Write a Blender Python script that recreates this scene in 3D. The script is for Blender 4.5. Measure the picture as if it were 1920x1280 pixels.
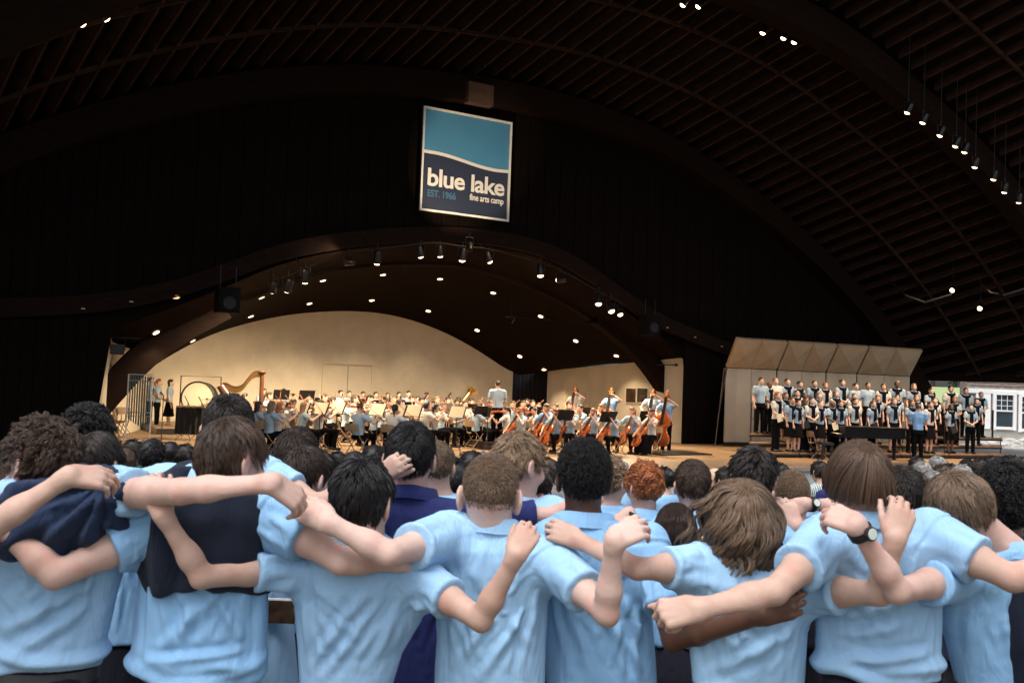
import bpy, bmesh, math, random
import numpy as np
from mathutils import Vector, Matrix
from mathutils.bvhtree import BVHTree

random.seed(7)
rng = np.random.default_rng(11)
scene = bpy.context.scene
for _o in list(bpy.data.objects):
    bpy.data.objects.remove(_o, do_unlink=True)
COL = scene.collection

# ------------------------------------------------------------------ camera
FPX = 1800.0                       # focal length in pixels of the 1920 wide frame
YAW, PITCH, ROLL = math.radians(30), math.radians(2.3), math.radians(2.15)
CAM = Vector((0, 0, 2.0))          # eye 2 m above the stage floor (z = 0)
FWD = Vector((math.sin(YAW) * math.cos(PITCH), math.cos(YAW) * math.cos(PITCH), math.sin(PITCH)))
R0 = Vector((math.cos(YAW), -math.sin(YAW), 0))
U0 = R0.cross(FWD)
RGT = R0 * math.cos(ROLL) + U0 * math.sin(ROLL)
UPV = U0 * math.cos(ROLL) - R0 * math.sin(ROLL)
F0 = Vector((math.sin(YAW), math.cos(YAW), 0))
cam_data = bpy.data.cameras.new('camera')
cam = bpy.data.objects.new('camera', cam_data)
COL.objects.link(cam)
cam.matrix_world = Matrix(((RGT.x, UPV.x, -FWD.x, CAM.x), (RGT.y, UPV.y, -FWD.y, CAM.y),
                           (RGT.z, UPV.z, -FWD.z, CAM.z), (0, 0, 0, 1)))
cam_data.sensor_width = 36.0
cam_data.sensor_fit = 'HORIZONTAL'
cam_data.lens = 36.0 * FPX / 1920.0
cam_data.clip_start = 0.05
cam_data.clip_end = 2000
cam_data.dof.use_dof = True
cam_data.dof.focus_distance = 26.0
cam_data.dof.aperture_fstop = 8.0
scene.camera = cam

# ------------------------------------------------------------------ light: overcast daylight
world = bpy.data.worlds.new('World')
scene.world = world
world.use_nodes = True
wn, wl = world.node_tree.nodes, world.node_tree.links
wn.clear()
sky = wn.new('ShaderNodeTexSky')
sky.sky_type = 'NISHITA'
sky.sun_disc = False
SUN_EL, SUN_AZ = math.radians(66), math.radians(235)
sky.sun_elevation = SUN_EL
sky.sun_rotation = SUN_AZ
sky.air_density = 1.0
sky.dust_density = 5.0
sky.ozone_density = 1.0
desat = wn.new('ShaderNodeHueSaturation')
desat.inputs['Saturation'].default_value = 0.35
bgn = wn.new('ShaderNodeBackground')
bgn.inputs['Strength'].default_value = 0.125
wout = wn.new('ShaderNodeOutputWorld')
wl.new(sky.outputs[0], desat.inputs['Color'])
wl.new(desat.outputs[0], bgn.inputs['Color'])
wl.new(bgn.outputs[0], wout.inputs['Surface'])
sun_data = bpy.data.lights.new('sun', 'SUN')
sun_data.energy = 0.75
sun_data.angle = math.radians(40)
sun_data.color = (1.0, 0.985, 0.97)
sun = bpy.data.objects.new('sun', sun_data)
COL.objects.link(sun)
# sky sun_rotation is measured clockwise from +Y
sd = Vector((math.sin(SUN_AZ) * math.cos(SUN_EL), math.cos(SUN_AZ) * math.cos(SUN_EL), math.sin(SUN_EL)))
sun.rotation_euler = sd.to_track_quat('Z', 'Y').to_euler()
scene.view_settings.view_transform = 'Standard'
scene.view_settings.look = 'None'
scene.view_settings.exposure = 1.0
scene.view_settings.gamma = 1.0
scene.view_settings.use_curve_mapping = False
scene.render.engine = 'CYCLES'
scene.cycles.use_denoising = True
scene.cycles.max_bounces = 6
scene.cycles.diffuse_bounces = 3
scene.cycles.glossy_bounces = 2
scene.cycles.transmission_bounces = 4
scene.cycles.transparent_max_bounces = 6
scene.cycles.caustics_reflective = False
scene.cycles.caustics_refractive = False
scene.cycles.sample_clamp_indirect = 4.0
STAGE_W = 0.78                      # common dimmer of the stage lamps

# ------------------------------------------------------------------ pixel rays of the 1920x1280 photograph
def ray(x, y):
    return FWD + RGT * ((x - 960) / FPX) - UPV * ((y - 640) / FPX)
def at(x, y, Z):
    return CAM + ray(x, y) * Z
def on_y(x, y, Y):
    r = ray(x, y)
    return CAM + r * (Y / r.y)
def on_z(x, y, z):
    r = ray(x, y)
    return CAM + r * ((z - CAM.z) / r.z)
def px(p):
    d = Vector(p) - CAM
    Z = d.dot(FWD)
    return 960 + FPX * d.dot(RGT) / Z, 640 - FPX * d.dot(UPV) / Z, Z

# ------------------------------------------------------------------ materials
MATS = {}
def pm(name, col, var=0.12, scale=6.0, rough=0.7, bump=0.0, bscale=None, metal=0.0, stretch=(1, 1, 1), emit=None,
       estr=0.0, spec=0.4, trans=0.0, sheen=0.0, sss=0.0, coat=0.0):
    if name in MATS:
        return MATS[name]
    m = bpy.data.materials.new(name)
    m.use_nodes = True
    nt = m.node_tree
    b = nt.nodes['Principled BSDF']
    b.inputs['Roughness'].default_value = rough
    b.inputs['Metallic'].default_value = metal
    b.inputs['Specular IOR Level'].default_value = spec
    if trans: b.inputs['Transmission Weight'].default_value = trans
    if coat: b.inputs['Coat Weight'].default_value = coat
    if sheen:
        b.inputs['Sheen Weight'].default_value = sheen
    if sss:
        b.inputs['Subsurface Weight'].default_value = sss
        b.inputs['Subsurface Radius'].default_value = (1.0, 0.35, 0.2)
        b.inputs['Subsurface Scale'].default_value = 0.012
    tc = nt.nodes.new('ShaderNodeTexCoord')
    mp = nt.nodes.new('ShaderNodeMapping')
    mp.inputs['Scale'].default_value = stretch
    nt.links.new(tc.outputs['Object'], mp.inputs['Vector'])
    if var > 0:
        nz = nt.nodes.new('ShaderNodeTexNoise')
        nz.inputs['Scale'].default_value = scale
        nz.inputs['Detail'].default_value = 4
        nt.links.new(mp.outputs[0], nz.inputs['Vector'])
        rp = nt.nodes.new('ShaderNodeValToRGB')
        c = Vector(col[:3])
        lo, hi = c * (1 - var), c * (1 + var)
        rp.color_ramp.elements[0].position = 0.3
        rp.color_ramp.elements[1].position = 0.7
        rp.color_ramp.elements[0].color = (*[max(0, v) for v in lo], 1)
        rp.color_ramp.elements[1].color = (*[min(1, v) for v in hi], 1)
        nt.links.new(nz.outputs['Fac'], rp.inputs[0])
        nt.links.new(rp.outputs[0], b.inputs['Base Color'])
    else:
        b.inputs['Base Color'].default_value = (*col[:3], 1)
    if bump > 0:
        n2 = nt.nodes.new('ShaderNodeTexNoise')
        n2.inputs['Scale'].default_value = bscale or scale * 4
        n2.inputs['Detail'].default_value = 3
        nt.links.new(mp.outputs[0], n2.inputs['Vector'])
        bp = nt.nodes.new('ShaderNodeBump')
        bp.inputs['Strength'].default_value = bump
        bp.inputs['Distance'].default_value = 0.01
        nt.links.new(n2.outputs['Fac'], bp.inputs['Height'])
        nt.links.new(bp.outputs[0], b.inputs['Normal'])
    if emit:
        b.inputs['Emission Color'].default_value = (*emit, 1)
        b.inputs['Emission Strength'].default_value = estr
    MATS[name] = m
    return m

# ------------------------------------------------------------------ objects
def tag(o, label=None, cat=None, group=None, kind=None):
    if label: o['label'] = label
    if cat: o['category'] = cat
    if group: o['group'] = group
    if kind: o['kind'] = kind
    return o
def empty(name, loc=(0, 0, 0), rz=0.0, label=None, cat=None, group=None, kind=None, parent=None):
    o = bpy.data.objects.new(name, None)
    o.empty_display_size = 0.1
    COL.objects.link(o)
    o.location = loc
    o.rotation_euler = (0, 0, rz)
    if parent: o.parent = parent
    return tag(o, label, cat, group, kind)
def link(name, data, mat=None, parent=None, loc=None, world=False):
    """link mesh data as an object; world=True: data is in world coordinates and parent is an unrotated empty at its location"""
    o = bpy.data.objects.new(name, data)
    COL.objects.link(o)
    if mat is not None and hasattr(data, 'materials') and len(data.materials) == 0:
        data.materials.append(mat)
    if parent is not None:
        o.parent = parent
        if world:
            l = parent.location.copy()
            q = parent.parent
            while q is not None:
                l += q.location
                q = q.parent
            o.location = -l
    if loc is not None: o.location = loc
    return o
def slotmat(o, m):
    """object level material so that copies can share a mesh"""
    if len(o.data.materials) == 0: o.data.materials.append(m)
    o.material_slots[0].link = 'OBJECT'
    o.material_slots[0].material = m
def copy_tree(o, parent=None):
    c = o.copy()
    COL.objects.link(c)
    c.parent = parent
    for ch in o.children:
        copy_tree(ch, c)
    return c
def kill_tree(o):
    for ch in list(o.children): kill_tree(ch)
    bpy.data.objects.remove(o, do_unlink=True)

class MB:
    def __init__(s):
        s.v, s.f = [], []
    def add(s, vs, fs):
        n = len(s.v)
        s.v += [tuple(v) for v in vs]
        s.f += [tuple(i + n for i in f) for f in fs]
        return s
    def box(s, c, size, M=None):
        c = Vector(c); hx, hy, hz = [q / 2 for q in size]
        vs = [Vector((sx * hx, sy * hy, sz * hz)) for sx in (-1, 1) for sy in (-1, 1) for sz in (-1, 1)]
        if M is not None: vs = [M @ v for v in vs]
        return s.add([c + v for v in vs], [(0, 1, 3, 2), (4, 6, 7, 5), (0, 4, 5, 1), (2, 3, 7, 6), (0, 2, 6, 4), (1, 5, 7, 3)])
    def beam(s, a, b, w, h, up=(0, 0, 1)):
        a, b = Vector(a), Vector(b)
        d = (b - a).normalized()
        x = d.cross(Vector(up))
        if x.length < 1e-4: x = d.cross(Vector((1, 0, 0)))
        x.normalize(); y = x.cross(d)
        vs = [p + x * (sx * w / 2) + y * (sy * h / 2) for p in (a, b) for sx, sy in ((-1, -1), (1, -1), (1, 1), (-1, 1))]
        return s.add(vs, [(0, 1, 2, 3), (7, 6, 5, 4), (0, 4, 5, 1), (1, 5, 6, 2), (2, 6, 7, 3), (3, 7, 4, 0)])
    def tube(s, pts, r, n=8, caps=True):
        pts = [Vector(p) for p in pts]
        rs = r if isinstance(r, (list, tuple)) else [r] * len(pts)
        base = len(s.v)
        up = None
        for i, p in enumerate(pts):
            d = (pts[min(i + 1, len(pts) - 1)] - pts[max(i - 1, 0)]).normalized()
            if up is None:
                up = Vector((0, 0, 1)) if abs(d.z) < 0.9 else Vector((1, 0, 0))
            x = d.cross(up).normalized(); y = x.cross(d); up = y
            for k in range(n):
                a = 2 * math.pi * k / n
                s.v.append(tuple(p + (x * math.cos(a) + y * math.sin(a)) * rs[i]))
        for i in range(len(pts) - 1):
            for k in range(n):
                k2 = (k + 1) % n
                s.f.append((base + i * n + k, base + i * n + k2, base + (i + 1) * n + k2, base + (i + 1) * n + k))
        if caps:
            s.f.append(tuple(base + k for k in range(n))[::-1])
            s.f.append(tuple(base + (len(pts) - 1) * n + k for k in range(n)))
        return s
    def lathe(s, prof, c=(0, 0, 0), n=16, M=None):
        c = Vector(c); base = len(s.v)
        for r, z in prof:
            for k in range(n):
                a = 2 * math.pi * k / n
                v = Vector((r * math.cos(a), r * math.sin(a), z))
                if M is not None: v = M @ v
                s.v.append(tuple(c + v))
        for i in range(len(prof) - 1):
            for k in range(n):
                k2 = (k + 1) % n
                s.f.append((base + i * n + k, base + i * n + k2, base + (i + 1) * n + k2, base + (i + 1) * n + k))
        s.f.append(tuple(base + k for k in range(n))[::-1])
        s.f.append(tuple(base + (len(prof) - 1) * n + k for k in range(n)))
        return s
    def prism(s, poly, a, b):
        """closed prism: poly list of points; a, b offsets for the two caps"""
        a, b = Vector(a), Vector(b); n = len(poly)
        vs = [Vector(p) + a for p in poly] + [Vector(p) + b for p in poly]
        fs = [tuple(range(n))[::-1], tuple(range(n, 2 * n))]
        fs += [(i, (i + 1) % n, n + (i + 1) % n, n + i) for i in range(n)]
        return s.add(vs, fs)
    def grid(s, rows):
        base = len(s.v); m = len(rows[0])
        for r in rows: s.v += [tuple(p) for p in r]
        for i in range(len(rows) - 1):
            for j in range(m - 1):
                s.f.append((base + i * m + j, base + i * m + j + 1, base + (i + 1) * m + j + 1, base + (i + 1) * m + j))
        return s
    def mesh(s, name, smooth=None):
        me = bpy.data.meshes.new(name)
        me.from_pydata(s.v, [], s.f)
        if smooth is not None:
            me.polygons.foreach_set('use_smooth', [True] * len(me.polygons))
            me.set_sharp_from_angle(angle=math.radians(smooth))
        me.update()
        return me
    def build(s, name, mat, parent=None, smooth=None, world=False, loc=None):
        return link(name, s.mesh(name, smooth), mat, parent, loc, world)

def interp_curve(pts, n):
    """n points evenly along a polyline of Vectors"""
    pts = [Vector(p) for p in pts]
    L = [0]
    for a, b in zip(pts, pts[1:]): L.append(L[-1] + (b - a).length)
    out = []
    for i in range(n):
        t = L[-1] * i / (n - 1)
        j = max(k for k in range(len(L) - 1) if L[k] <= t + 1e-9)
        u = (t - L[j]) / max(1e-9, L[j + 1] - L[j])
        out.append(pts[j].lerp(pts[j + 1], u))
    return out
def smooth_curve(pts, it=2):
    pts = [Vector(p) for p in pts]
    for _ in range(it):
        q = [pts[0]]
        for a, b in zip(pts, pts[1:]):
            q += [a.lerp(b, .25), a.lerp(b, .75)]
        q.append(pts[-1])
        pts = q
    return pts
# =================================================================== the concert shell
YF, YB = 26.0, 34.0               # planes of the dark front wall and of the white back wall
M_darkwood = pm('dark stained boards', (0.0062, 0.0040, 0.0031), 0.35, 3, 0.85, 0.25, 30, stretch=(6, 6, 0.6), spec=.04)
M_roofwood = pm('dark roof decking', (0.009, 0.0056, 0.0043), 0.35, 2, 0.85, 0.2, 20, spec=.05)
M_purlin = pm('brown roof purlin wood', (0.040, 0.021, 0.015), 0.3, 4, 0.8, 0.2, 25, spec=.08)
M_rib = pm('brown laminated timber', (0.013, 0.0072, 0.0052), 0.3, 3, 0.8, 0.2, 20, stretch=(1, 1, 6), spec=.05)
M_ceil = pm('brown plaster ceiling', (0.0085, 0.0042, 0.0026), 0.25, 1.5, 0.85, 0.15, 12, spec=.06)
M_cream = pm('cream painted block', (0.70, 0.62, 0.46), 0.06, 2.0, 0.75, 0.25, 40)
M_creamdoor = pm('cream painted door', (0.72, 0.63, 0.46), 0.04, 2.0, 0.6, 0.1, 20)
M_black = pm('black cloth', (0.006, 0.006, 0.007), 0.3, 5, 0.9)
M_blackmetal = pm('black painted metal', (0.012, 0.012, 0.013), 0.2, 8, 0.45)
M_floor = pm('tan stage floor', (0.20, 0.130, 0.072), 0.22, 1.1, 0.55, 0.15, 30, stretch=(1, 0.4, 1))
M_lip = pm('grey painted concrete', (0.52, 0.54, 0.54), 0.10, 1.5, 0.8, 0.2, 25)

shell = empty('concert_shell', (12, YF, 0), 0, 'huge dark timber band shell roofed with curved ribs and purlins', 'building')

# --- rib 1 on the front wall plane and the roof, an arch carried along the purlin direction
D = ray(-500, 1280).normalized()
rib_px = [(-620, 690), (-420, 480), (-200, 350), (0, 260), (130, 215), (300, 170), (450, 142), (600, 130), (720, 132), (870, 150), (970, 165),
          (1100, 200), (1250, 260), (1410, 370), (1450, 400), (1550, 490), (1630, 580), (1690, 665), (1735, 740), (1775, 830), (1800, 900)]
rib_curve = interp_curve(smooth_curve([on_y(x, y, YF) for x, y in rib_px], 2), 120)
# outward normals in the plane
def curve_norms(c):
    out = []
    for i in range(len(c)):
        d = (c[min(i + 1, len(c) - 1)] - c[max(i - 1, 0)]).normalized()
        n = Vector((-d.z, 0, d.x))
        if n.z < 0 and abs(n.x) < 0.5: n = -n
        out.append(n)
    return out
rib_n = curve_norms(rib_curve)
EAVE = 2.85
def arch_beam(name, curve, norms, th, y0, y1, off=Vector((0, 0, 0)), mat=None, zmin=-1.2, parent=shell):
    mb = MB()
    rows = []
    for p, n in zip(curve, norms):
        q = p + off
        if q.z < zmin: continue
        rows.append([q + Vector((0, y0, 0)), q - n * th + Vector((0, y0, 0)), q - n * th + Vector((0, y1, 0)), q + Vector((0, y1, 0)), q + Vector((0, y0, 0))])
    mb.grid(rows)
    return mb.build(name, mat or M_rib, parent, 30, world=True)
RIBS = [0.0, 7.3]
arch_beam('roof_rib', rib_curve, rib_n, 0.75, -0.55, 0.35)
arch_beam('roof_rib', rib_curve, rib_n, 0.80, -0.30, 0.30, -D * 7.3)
# roof deck
T_END = 12.5
ts = [-0.5 + (T_END + 0.5) * i / 14 for i in range(15)]
mb = MB(); rows = []
up_off = 0.32
for t in ts:
    row = []
    for p, n in zip(rib_curve, rib_n):
        q = p - D * t + n * up_off
        row.append(q)
    rows.append(row)
# clip at the eave: cut columns below it
for row in rows:
    for side in (range(len(row)), range(len(row) - 1, -1, -1)):
        side = list(side)
        for a, i in enumerate(side):
            if row[i].z >= EAVE: break
        if a:
            i1 = side[a]; i0 = side[a - 1]
            u = (EAVE - row[i0].z) / max(1e-6, row[i1].z - row[i0].z)
            e = row[i0].lerp(row[i1], u)
            for j in side[:a]: row[j] = e.copy()
mb.grid(rows)
mb.grid([[p + Vector((0, 0, 0.12)) for p in r] for r in rows])
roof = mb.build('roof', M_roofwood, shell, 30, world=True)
# purlins: straight members, one object each
L = [0]
for a, b in zip(rib_curve, rib_curve[1:]): L.append(L[-1] + (b - a).length)
def curve_at(s):
    j = max(k for k in range(len(L) - 1) if L[k] <= s)
    u = (s - L[j]) / (L[j + 1] - L[j])
    return rib_curve[j].lerp(rib_curve[j + 1], u), rib_n[j].lerp(rib_n[j + 1], u).normalized()
def member(name, a, b, n, w, h, mat, parent):
    mb = MB()
    mid = (a + b) / 2
    d = (b - a).normalized(); x = d.cross(n).normalized(); y = x.cross(d)
    vs = [p - mid + x * (sx * w / 2) + y * (sy * h / 2) for p in (a, b) for sx, sy in ((-1, -1), (1, -1), (1, 1), (-1, 1))]
    mb.add(vs, [(0, 1, 2, 3), (7, 6, 5, 4), (0, 4, 5, 1), (1, 5, 6, 2), (2, 6, 7, 3), (3, 7, 4, 0)])
    o = mb.build(name, mat, parent)
    o.location = mid - parent.parent.location - parent.location if parent.parent else mid - parent.location
    return o
roof.location = -shell.location
s = 0.4
while s < L[-1] - 0.3:
    p, n = curve_at(s)
    for t0, t1 in ((0.0, 7.0), (7.6, T_END)):
        a, b = p - D * t0 + n * 0.16, p - D * t1 + n * 0.16
        if max(a.z, b.z) < EAVE + .1: continue
        if a.z < EAVE + .1:
            a = a.lerp(b, (EAVE + .1 - a.z) / (b.z - a.z))
        xa, xb = px(a), px(b)
        if (xa[0] < -300 and xb[0] < -300) or (xa[1] < -250 and xb[1] < -250) or (xa[0] > 2250 and xb[0] > 2250): continue
        mbm = MB()
        mid = (a + b) / 2
        mbm.beam(a - mid, b - mid, 0.07, 0.30, n)
        o = mbm.build('purlin', M_purlin, roof)
        o.location = mid
    s += 0.60
for t in (2.5, 4.9, 9.8):
    mb = MB(); rws = []
    for p, n in zip(rib_curve, rib_n):
        q = p - D * t + n * 0.05
        if q.z < EAVE: continue
        rws.append([q, q - n * 0.10, q - n * 0.10 + Vector((0, 0.07, 0)), q + Vector((0, 0.07, 0)), q])
    mb.grid(rws)
    o = mb.build('cross_batten', M_purlin, roof)
# eave beam at the right
re = [r[-1] for r in rows]
mb = MB()
mb.beam(re[0] + Vector((0, 0, -.05)), re[-1] + Vector((0, 0, -.05)), 0.25, 0.35)
mb.build('eave_beam', M_rib, shell, world=True)

# --- front wall of vertical boards with the stage opening
XL, XR = on_y(185, 700, YF).x, on_y(1291, 700, YF).x
head_px = [(-260, 600), (0, 596), (185, 588), (330, 560), (430, 525), (520, 490), (620, 469), (740, 456), (870, 454), (980, 470), (1060, 500),
           (1150, 562), (1220, 610), (1300, 645), (1375, 672), (1460, 690)]
head_curve = interp_curve(smooth_curve([on_y(x, y, YF) for x, y in head_px], 2), 90)
def z_on(curve, X):
    for a, b in zip(curve, curve[1:]):
        if a.x <= X <= b.x:
            return a.z + (b.z - a.z) * (X - a.x) / max(1e-6, b.x - a.x)
    return None
facade = empty('front_wall', (0, 0, 0), parent=shell)
facade.location = -shell.location
W = 0.30
X = rib_curve[8].x
i = 0
while X < 32.5:
    x0, x1 = X + 0.006, X + W - 0.006
    zt0, zt1 = z_on(rib_curve, x0), z_on(rib_curve, x1)
    if zt0 is not None and zt1 is not None and x1 > -9:
        if XL < x0 + .15 < XR:
            zb0, zb1 = z_on(head_curve, x0), z_on(head_curve, x1)
        else:
            zb0 = zb1 = -0.02
        if min(zt0, zt1) - .2 > max(zb0, zb1):
            mbp = MB()
            yy = YF + 0.05 + (0.018 if i % 2 else 0.0)
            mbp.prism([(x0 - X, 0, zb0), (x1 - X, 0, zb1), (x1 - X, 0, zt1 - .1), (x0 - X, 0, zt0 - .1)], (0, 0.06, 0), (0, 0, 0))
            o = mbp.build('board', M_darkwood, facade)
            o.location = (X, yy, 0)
    X += W; i += 1
# backing sheet so that no light leaks through the joints
mb = MB()
for a, b in zip(rib_curve[6:-8], rib_curve[7:-7]):
    za, zb = [(z_on(head_curve, q.x) or 0) if XL < q.x < XR else -0.05 for q in (a, b)]
    mb.add([(a.x, YF + .13, za), (b.x, YF + .13, zb), (b.x, YF + .13, b.z - .1), (a.x, YF + .13, a.z - .1)], [(0, 1, 2, 3)])
mb.build('backing', M_darkwood, facade)
# header beam over the opening
arch_beam('header_beam', head_curve, curve_norms(head_curve), -0.45, -0.22, 0.03, zmin=-9)

# --- vaulted ceiling of the stage recess
cA = interp_curve(smooth_curve([on_y(x, y, YF) for x, y in [(186, 620), (260, 600), (330, 575), (430, 535), (520, 496), (620, 472), (740, 458), (870, 456), (980, 472),
      (1060, 502), (1150, 566), (1220, 618), (1291, 676)]], 2), 60)
YR = 27.6
cR = interp_curve(smooth_curve([on_y(x, y, YR) for x, y in [(205, 630), (262, 655), (320, 628), (380, 600), (467, 554), (586, 511), (640, 500), (720, 491), (830, 490), (900, 500),
      (1028, 545), (1103, 589), (1170, 640), (1225, 674), (1278, 678)]], 2), 60)
YM = 30.8
cB = interp_curve(smooth_curve([on_y(x, y, YB + .1) for x, y in [(288, 688), (330, 660), (400, 625), (480, 602), (560, 588), (660, 583), (740, 592), (820, 618), (890, 655),
      (962, 704), (1000, 700), (1027, 696)]], 2), 60)
mb = MB()
mb.grid([cA, cR])
mb.grid([[c for c in cR], [a.lerp(b, .5) + Vector((0, 0, .12)) for a, b in zip(cR, cB)], cB])
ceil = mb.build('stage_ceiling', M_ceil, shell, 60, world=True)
ceil_bvh = BVHTree.FromPolygons([Vector(v) for v in mb.v], mb.f)
def on_ceil(x, y):
    r = ray(x, y)
    h = ceil_bvh.ray_cast(CAM, r.normalized())
    return (h[0], h[1]) if h[0] is not None else (on_y(x, y, YR), Vector((0, 0, -1)))
# lower edge moulding on the inner arch
rr = [[p, p + Vector((0, 0, -.10)), p + Vector((0, .25, -.10)), p + Vector((0, .25, .02))] for p in cR]
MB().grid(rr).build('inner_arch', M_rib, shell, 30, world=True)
# raking legs of the inner arch, left and right
def leg(pts, w):
    mb = MB(); rws = []
    c = smooth_curve([on_y(x, y, YR - .15) for x, y in pts], 2)
    for i, p in enumerate(c):
        d = (c[min(i + 1, len(c) - 1)] - c[max(i - 1, 0)]).normalized()
        n = Vector((-d.z, 0, d.x))
        rws.append([p + n * w + Vector((0, -.15, 0)), p - n * w + Vector((0, -.15, 0)), p - n * w + Vector((0, .3, 0)), p + n * w + Vector((0, .3, 0)), p + n * w + Vector((0, -.15, 0))])
    mb.grid(rws)
    mb.build('raking_leg', M_rib, shell, 30, world=True)
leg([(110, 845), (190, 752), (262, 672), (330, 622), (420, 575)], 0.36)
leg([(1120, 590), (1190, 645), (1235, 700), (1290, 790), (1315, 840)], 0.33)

# closing strips: above the vault behind the front wall, and between rib and roof deck
rr = [[p + Vector((0, .16, -.02)), p + Vector((0, .16, 1.6))] for p in cA]
MB().grid(rr).build('soffit_board', M_darkwood, shell, world=True)
rr = [[p + Vector((0, .2, 0)) - n * .2, p + Vector((0, .2, 0)) + n * .6] for p, n in zip(rib_curve, rib_n) if p.z > -1]
MB().grid(rr).build('closing_board', M_darkwood, shell, world=True)
# --- white walls
back = empty('back_wall', (0, 0, 0), parent=shell)
back.location = -shell.location
XBL, XBR = on_y(288, 700, YB).x, on_y(962, 700, YB).x
def z_back(X):
    z = z_on(cB, X)
    return 0.5 if z is None else z + .05
dl, dr, dt = on_y(605, 690, YB).x, on_y(699, 690, YB).x, on_y(650, 683, YB).z
mb = MB(); H, Wd = 0.2, 0.4
row = 0
z = 0.0
while z < 5.2:
    x = XBL - (0.2 if row % 2 else 0)
    while x < XBR:
        x0, x1 = max(x, XBL) + .004, min(x + Wd, XBR) - .004
        if x1 - x0 > .05 and not (x1 > dl and x0 < dr and z + .1 < dt):
            t0, t1 = min(z + H - .008, z_back(x0)), min(z + H - .008, z_back(x1))
            if t0 > z + .01 or t1 > z + .01:
                t0, t1 = max(t0, z + .005), max(t1, z + .005)
                mb.prism([(x0, YB, z), (x1, YB, z), (x1, YB, t1), (x0, YB, t0)], (0, 0.05, 0), (0, 0, 0))
        x += Wd
    z += H; row += 1
o = mb.build('blockwork', M_cream, back); o['kind'] = 'stuff'
mb = MB().box(((XBL + XBR) / 2, YB + .055, 2.6), (XBR - XBL, 0.1, 5.2)); mb.build('wall_core', M_cream, back)
door = MB().box(((dl + dr) / 2, YB + 0.005, dt / 2), (dr - dl - .10, 0.03, dt - .06)).build('door', M_creamdoor, back)
mbd = MB()
mbd.box((dl + .02, YB - .02, dt / 2), (.06, .06, dt)); mbd.box((dr - .02, YB - .02, dt / 2), (.06, .06, dt)); mbd.box(((dl + dr) / 2, YB - .02, dt + .03), (dr - dl + .02, .06, .06))
mbd.build('door_frame', M_creamdoor, door)
MB().box(((dl + dr) / 2, YB - .013, dt / 2 - .03), (.015, .006, dt - .06)).build('door_gap', M_blackmetal, door)
def side_wall(name, a, b, za, zb):
    a, b = Vector(a), Vector(b)
    d = (b - a).normalized(); n = Vector((-d.y, d.x, 0)) * 0.12
    if n.x * (1 if a.x < 10 else -1) > 0: n = -n
    mb = MB().prism([(a.x, a.y, -.02), (b.x, b.y, -.02), (b.x, b.y, zb), (a.x, a.y, za)], n, (0, 0, 0))
    return mb.build(name, M_cream, shell, world=True)
lw0, lw1 = on_y(188, 616, YF + .2), on_y(288, 688, YB)
side_wall('side_wall', (lw0.x - .0, YF + .2, 0), (lw1.x, YB, 0), lw0.z + .1, lw1.z + .3)
rw0, rw1 = on_y(1292, 672, YF + .2), on_y(1027, 697, YB - .4)
side_wall('side_wall', (rw0.x, YF + .2, 0), (rw1.x, YB - .4, 0), rw0.z + .05, rw1.z + .05)
# black curtain in the gap at the right of the back wall
mb = MB(); c0, c1 = Vector((XBR - .05, YB + .5, 0)), Vector((rw1.x + .3, YB - .1, 0))
rws = []
for k in range(41):
    p = c0.lerp(c1, k / 40) + Vector((0, 0.05 * math.sin(k * 1.7), 0))
    rws.append([p, p + Vector((0, 0, 3.2))])
mb.grid(rws)
tag(mb.build('stage_curtain', M_black, None, 60), 'black curtain hanging in the gap right of the cream back wall', 'curtain')
# door in the right side wall and two framed pictures
def on_side(x, y):
    a, b = Vector((rw0.x, YF + .2, 0)), Vector((rw1.x, YB - .4, 0))
    d = (b - a).normalized(); n = Vector((d.y, -d.x, 0))
    r = ray(x, y)
    t = (a - CAM).dot(n) / r.dot(n)
    return CAM + r * t, d, (n if n.x < 0 else -n)
def side_panel(name, x0, x1, y0, y1, th, mat, off=0.0, parent=None):
    p0, d, n = on_side(x0, (y0 + y1) / 2); p1, _, _ = on_side(x1, (y0 + y1) / 2)
    xm = (x0 + x1) / 2
    zt, zb = on_side(xm, y0)[0].z, max(0.01, on_side(xm, y1)[0].z)
    a, b = Vector((p0.x, p0.y, 0)), Vector((p1.x, p1.y, 0))
    mb = MB().prism([a + Vector((0, 0, zb)), b + Vector((0, 0, zb)), b + Vector((0, 0, zt)), a + Vector((0, 0, zt))], n * off, n * (off + th))
    return mb.build(name, mat, parent)
sdoor = side_panel('side_door', 1060, 1100, 708, 830, 0.03, M_creamdoor, 0.004)
side_panel('door_frame', 1057, 1060, 705, 830, 0.05, M_creamdoor, 0.004, sdoor)
side_panel('door_frame', 1100, 1103, 705, 830, 0.05, M_creamdoor, 0.004, sdoor)
side_panel('door_frame', 1057, 1103, 704.5, 708, 0.05, M_creamdoor, 0.0042, sdoor)
tag(sdoor, 'cream door in the right side wall behind the bass players', 'door')
M_pic1 = pm('dark brown picture', (0.07, 0.032, 0.014), 0.9, 3.0, 0.5)
M_pic2 = pm('dark green picture', (0.05, 0.035, 0.022), 0.9, 4.0, 0.5)
M_picw = pm('white picture mount', (0.75, 0.7, 0.6), 0.03, 3, 0.6)
for (x0, x1, m, lb) in ((1174, 1194, M_pic1, 'dark framed picture nearer the cream side door'), (1195, 1216, M_pic2, 'dark framed picture of a seated figure nearer the raking timber leg')):
    o = side_panel('wall_picture', x0, x1, 726, 756, 0.03, M_picw, 0.004)
    side_panel('print', x0 + 1, x1 - 1, 728, 754, 0.004, m, 0.035, o)
    tag(o, lb, 'picture', 'pictures on the right side wall')

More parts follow.
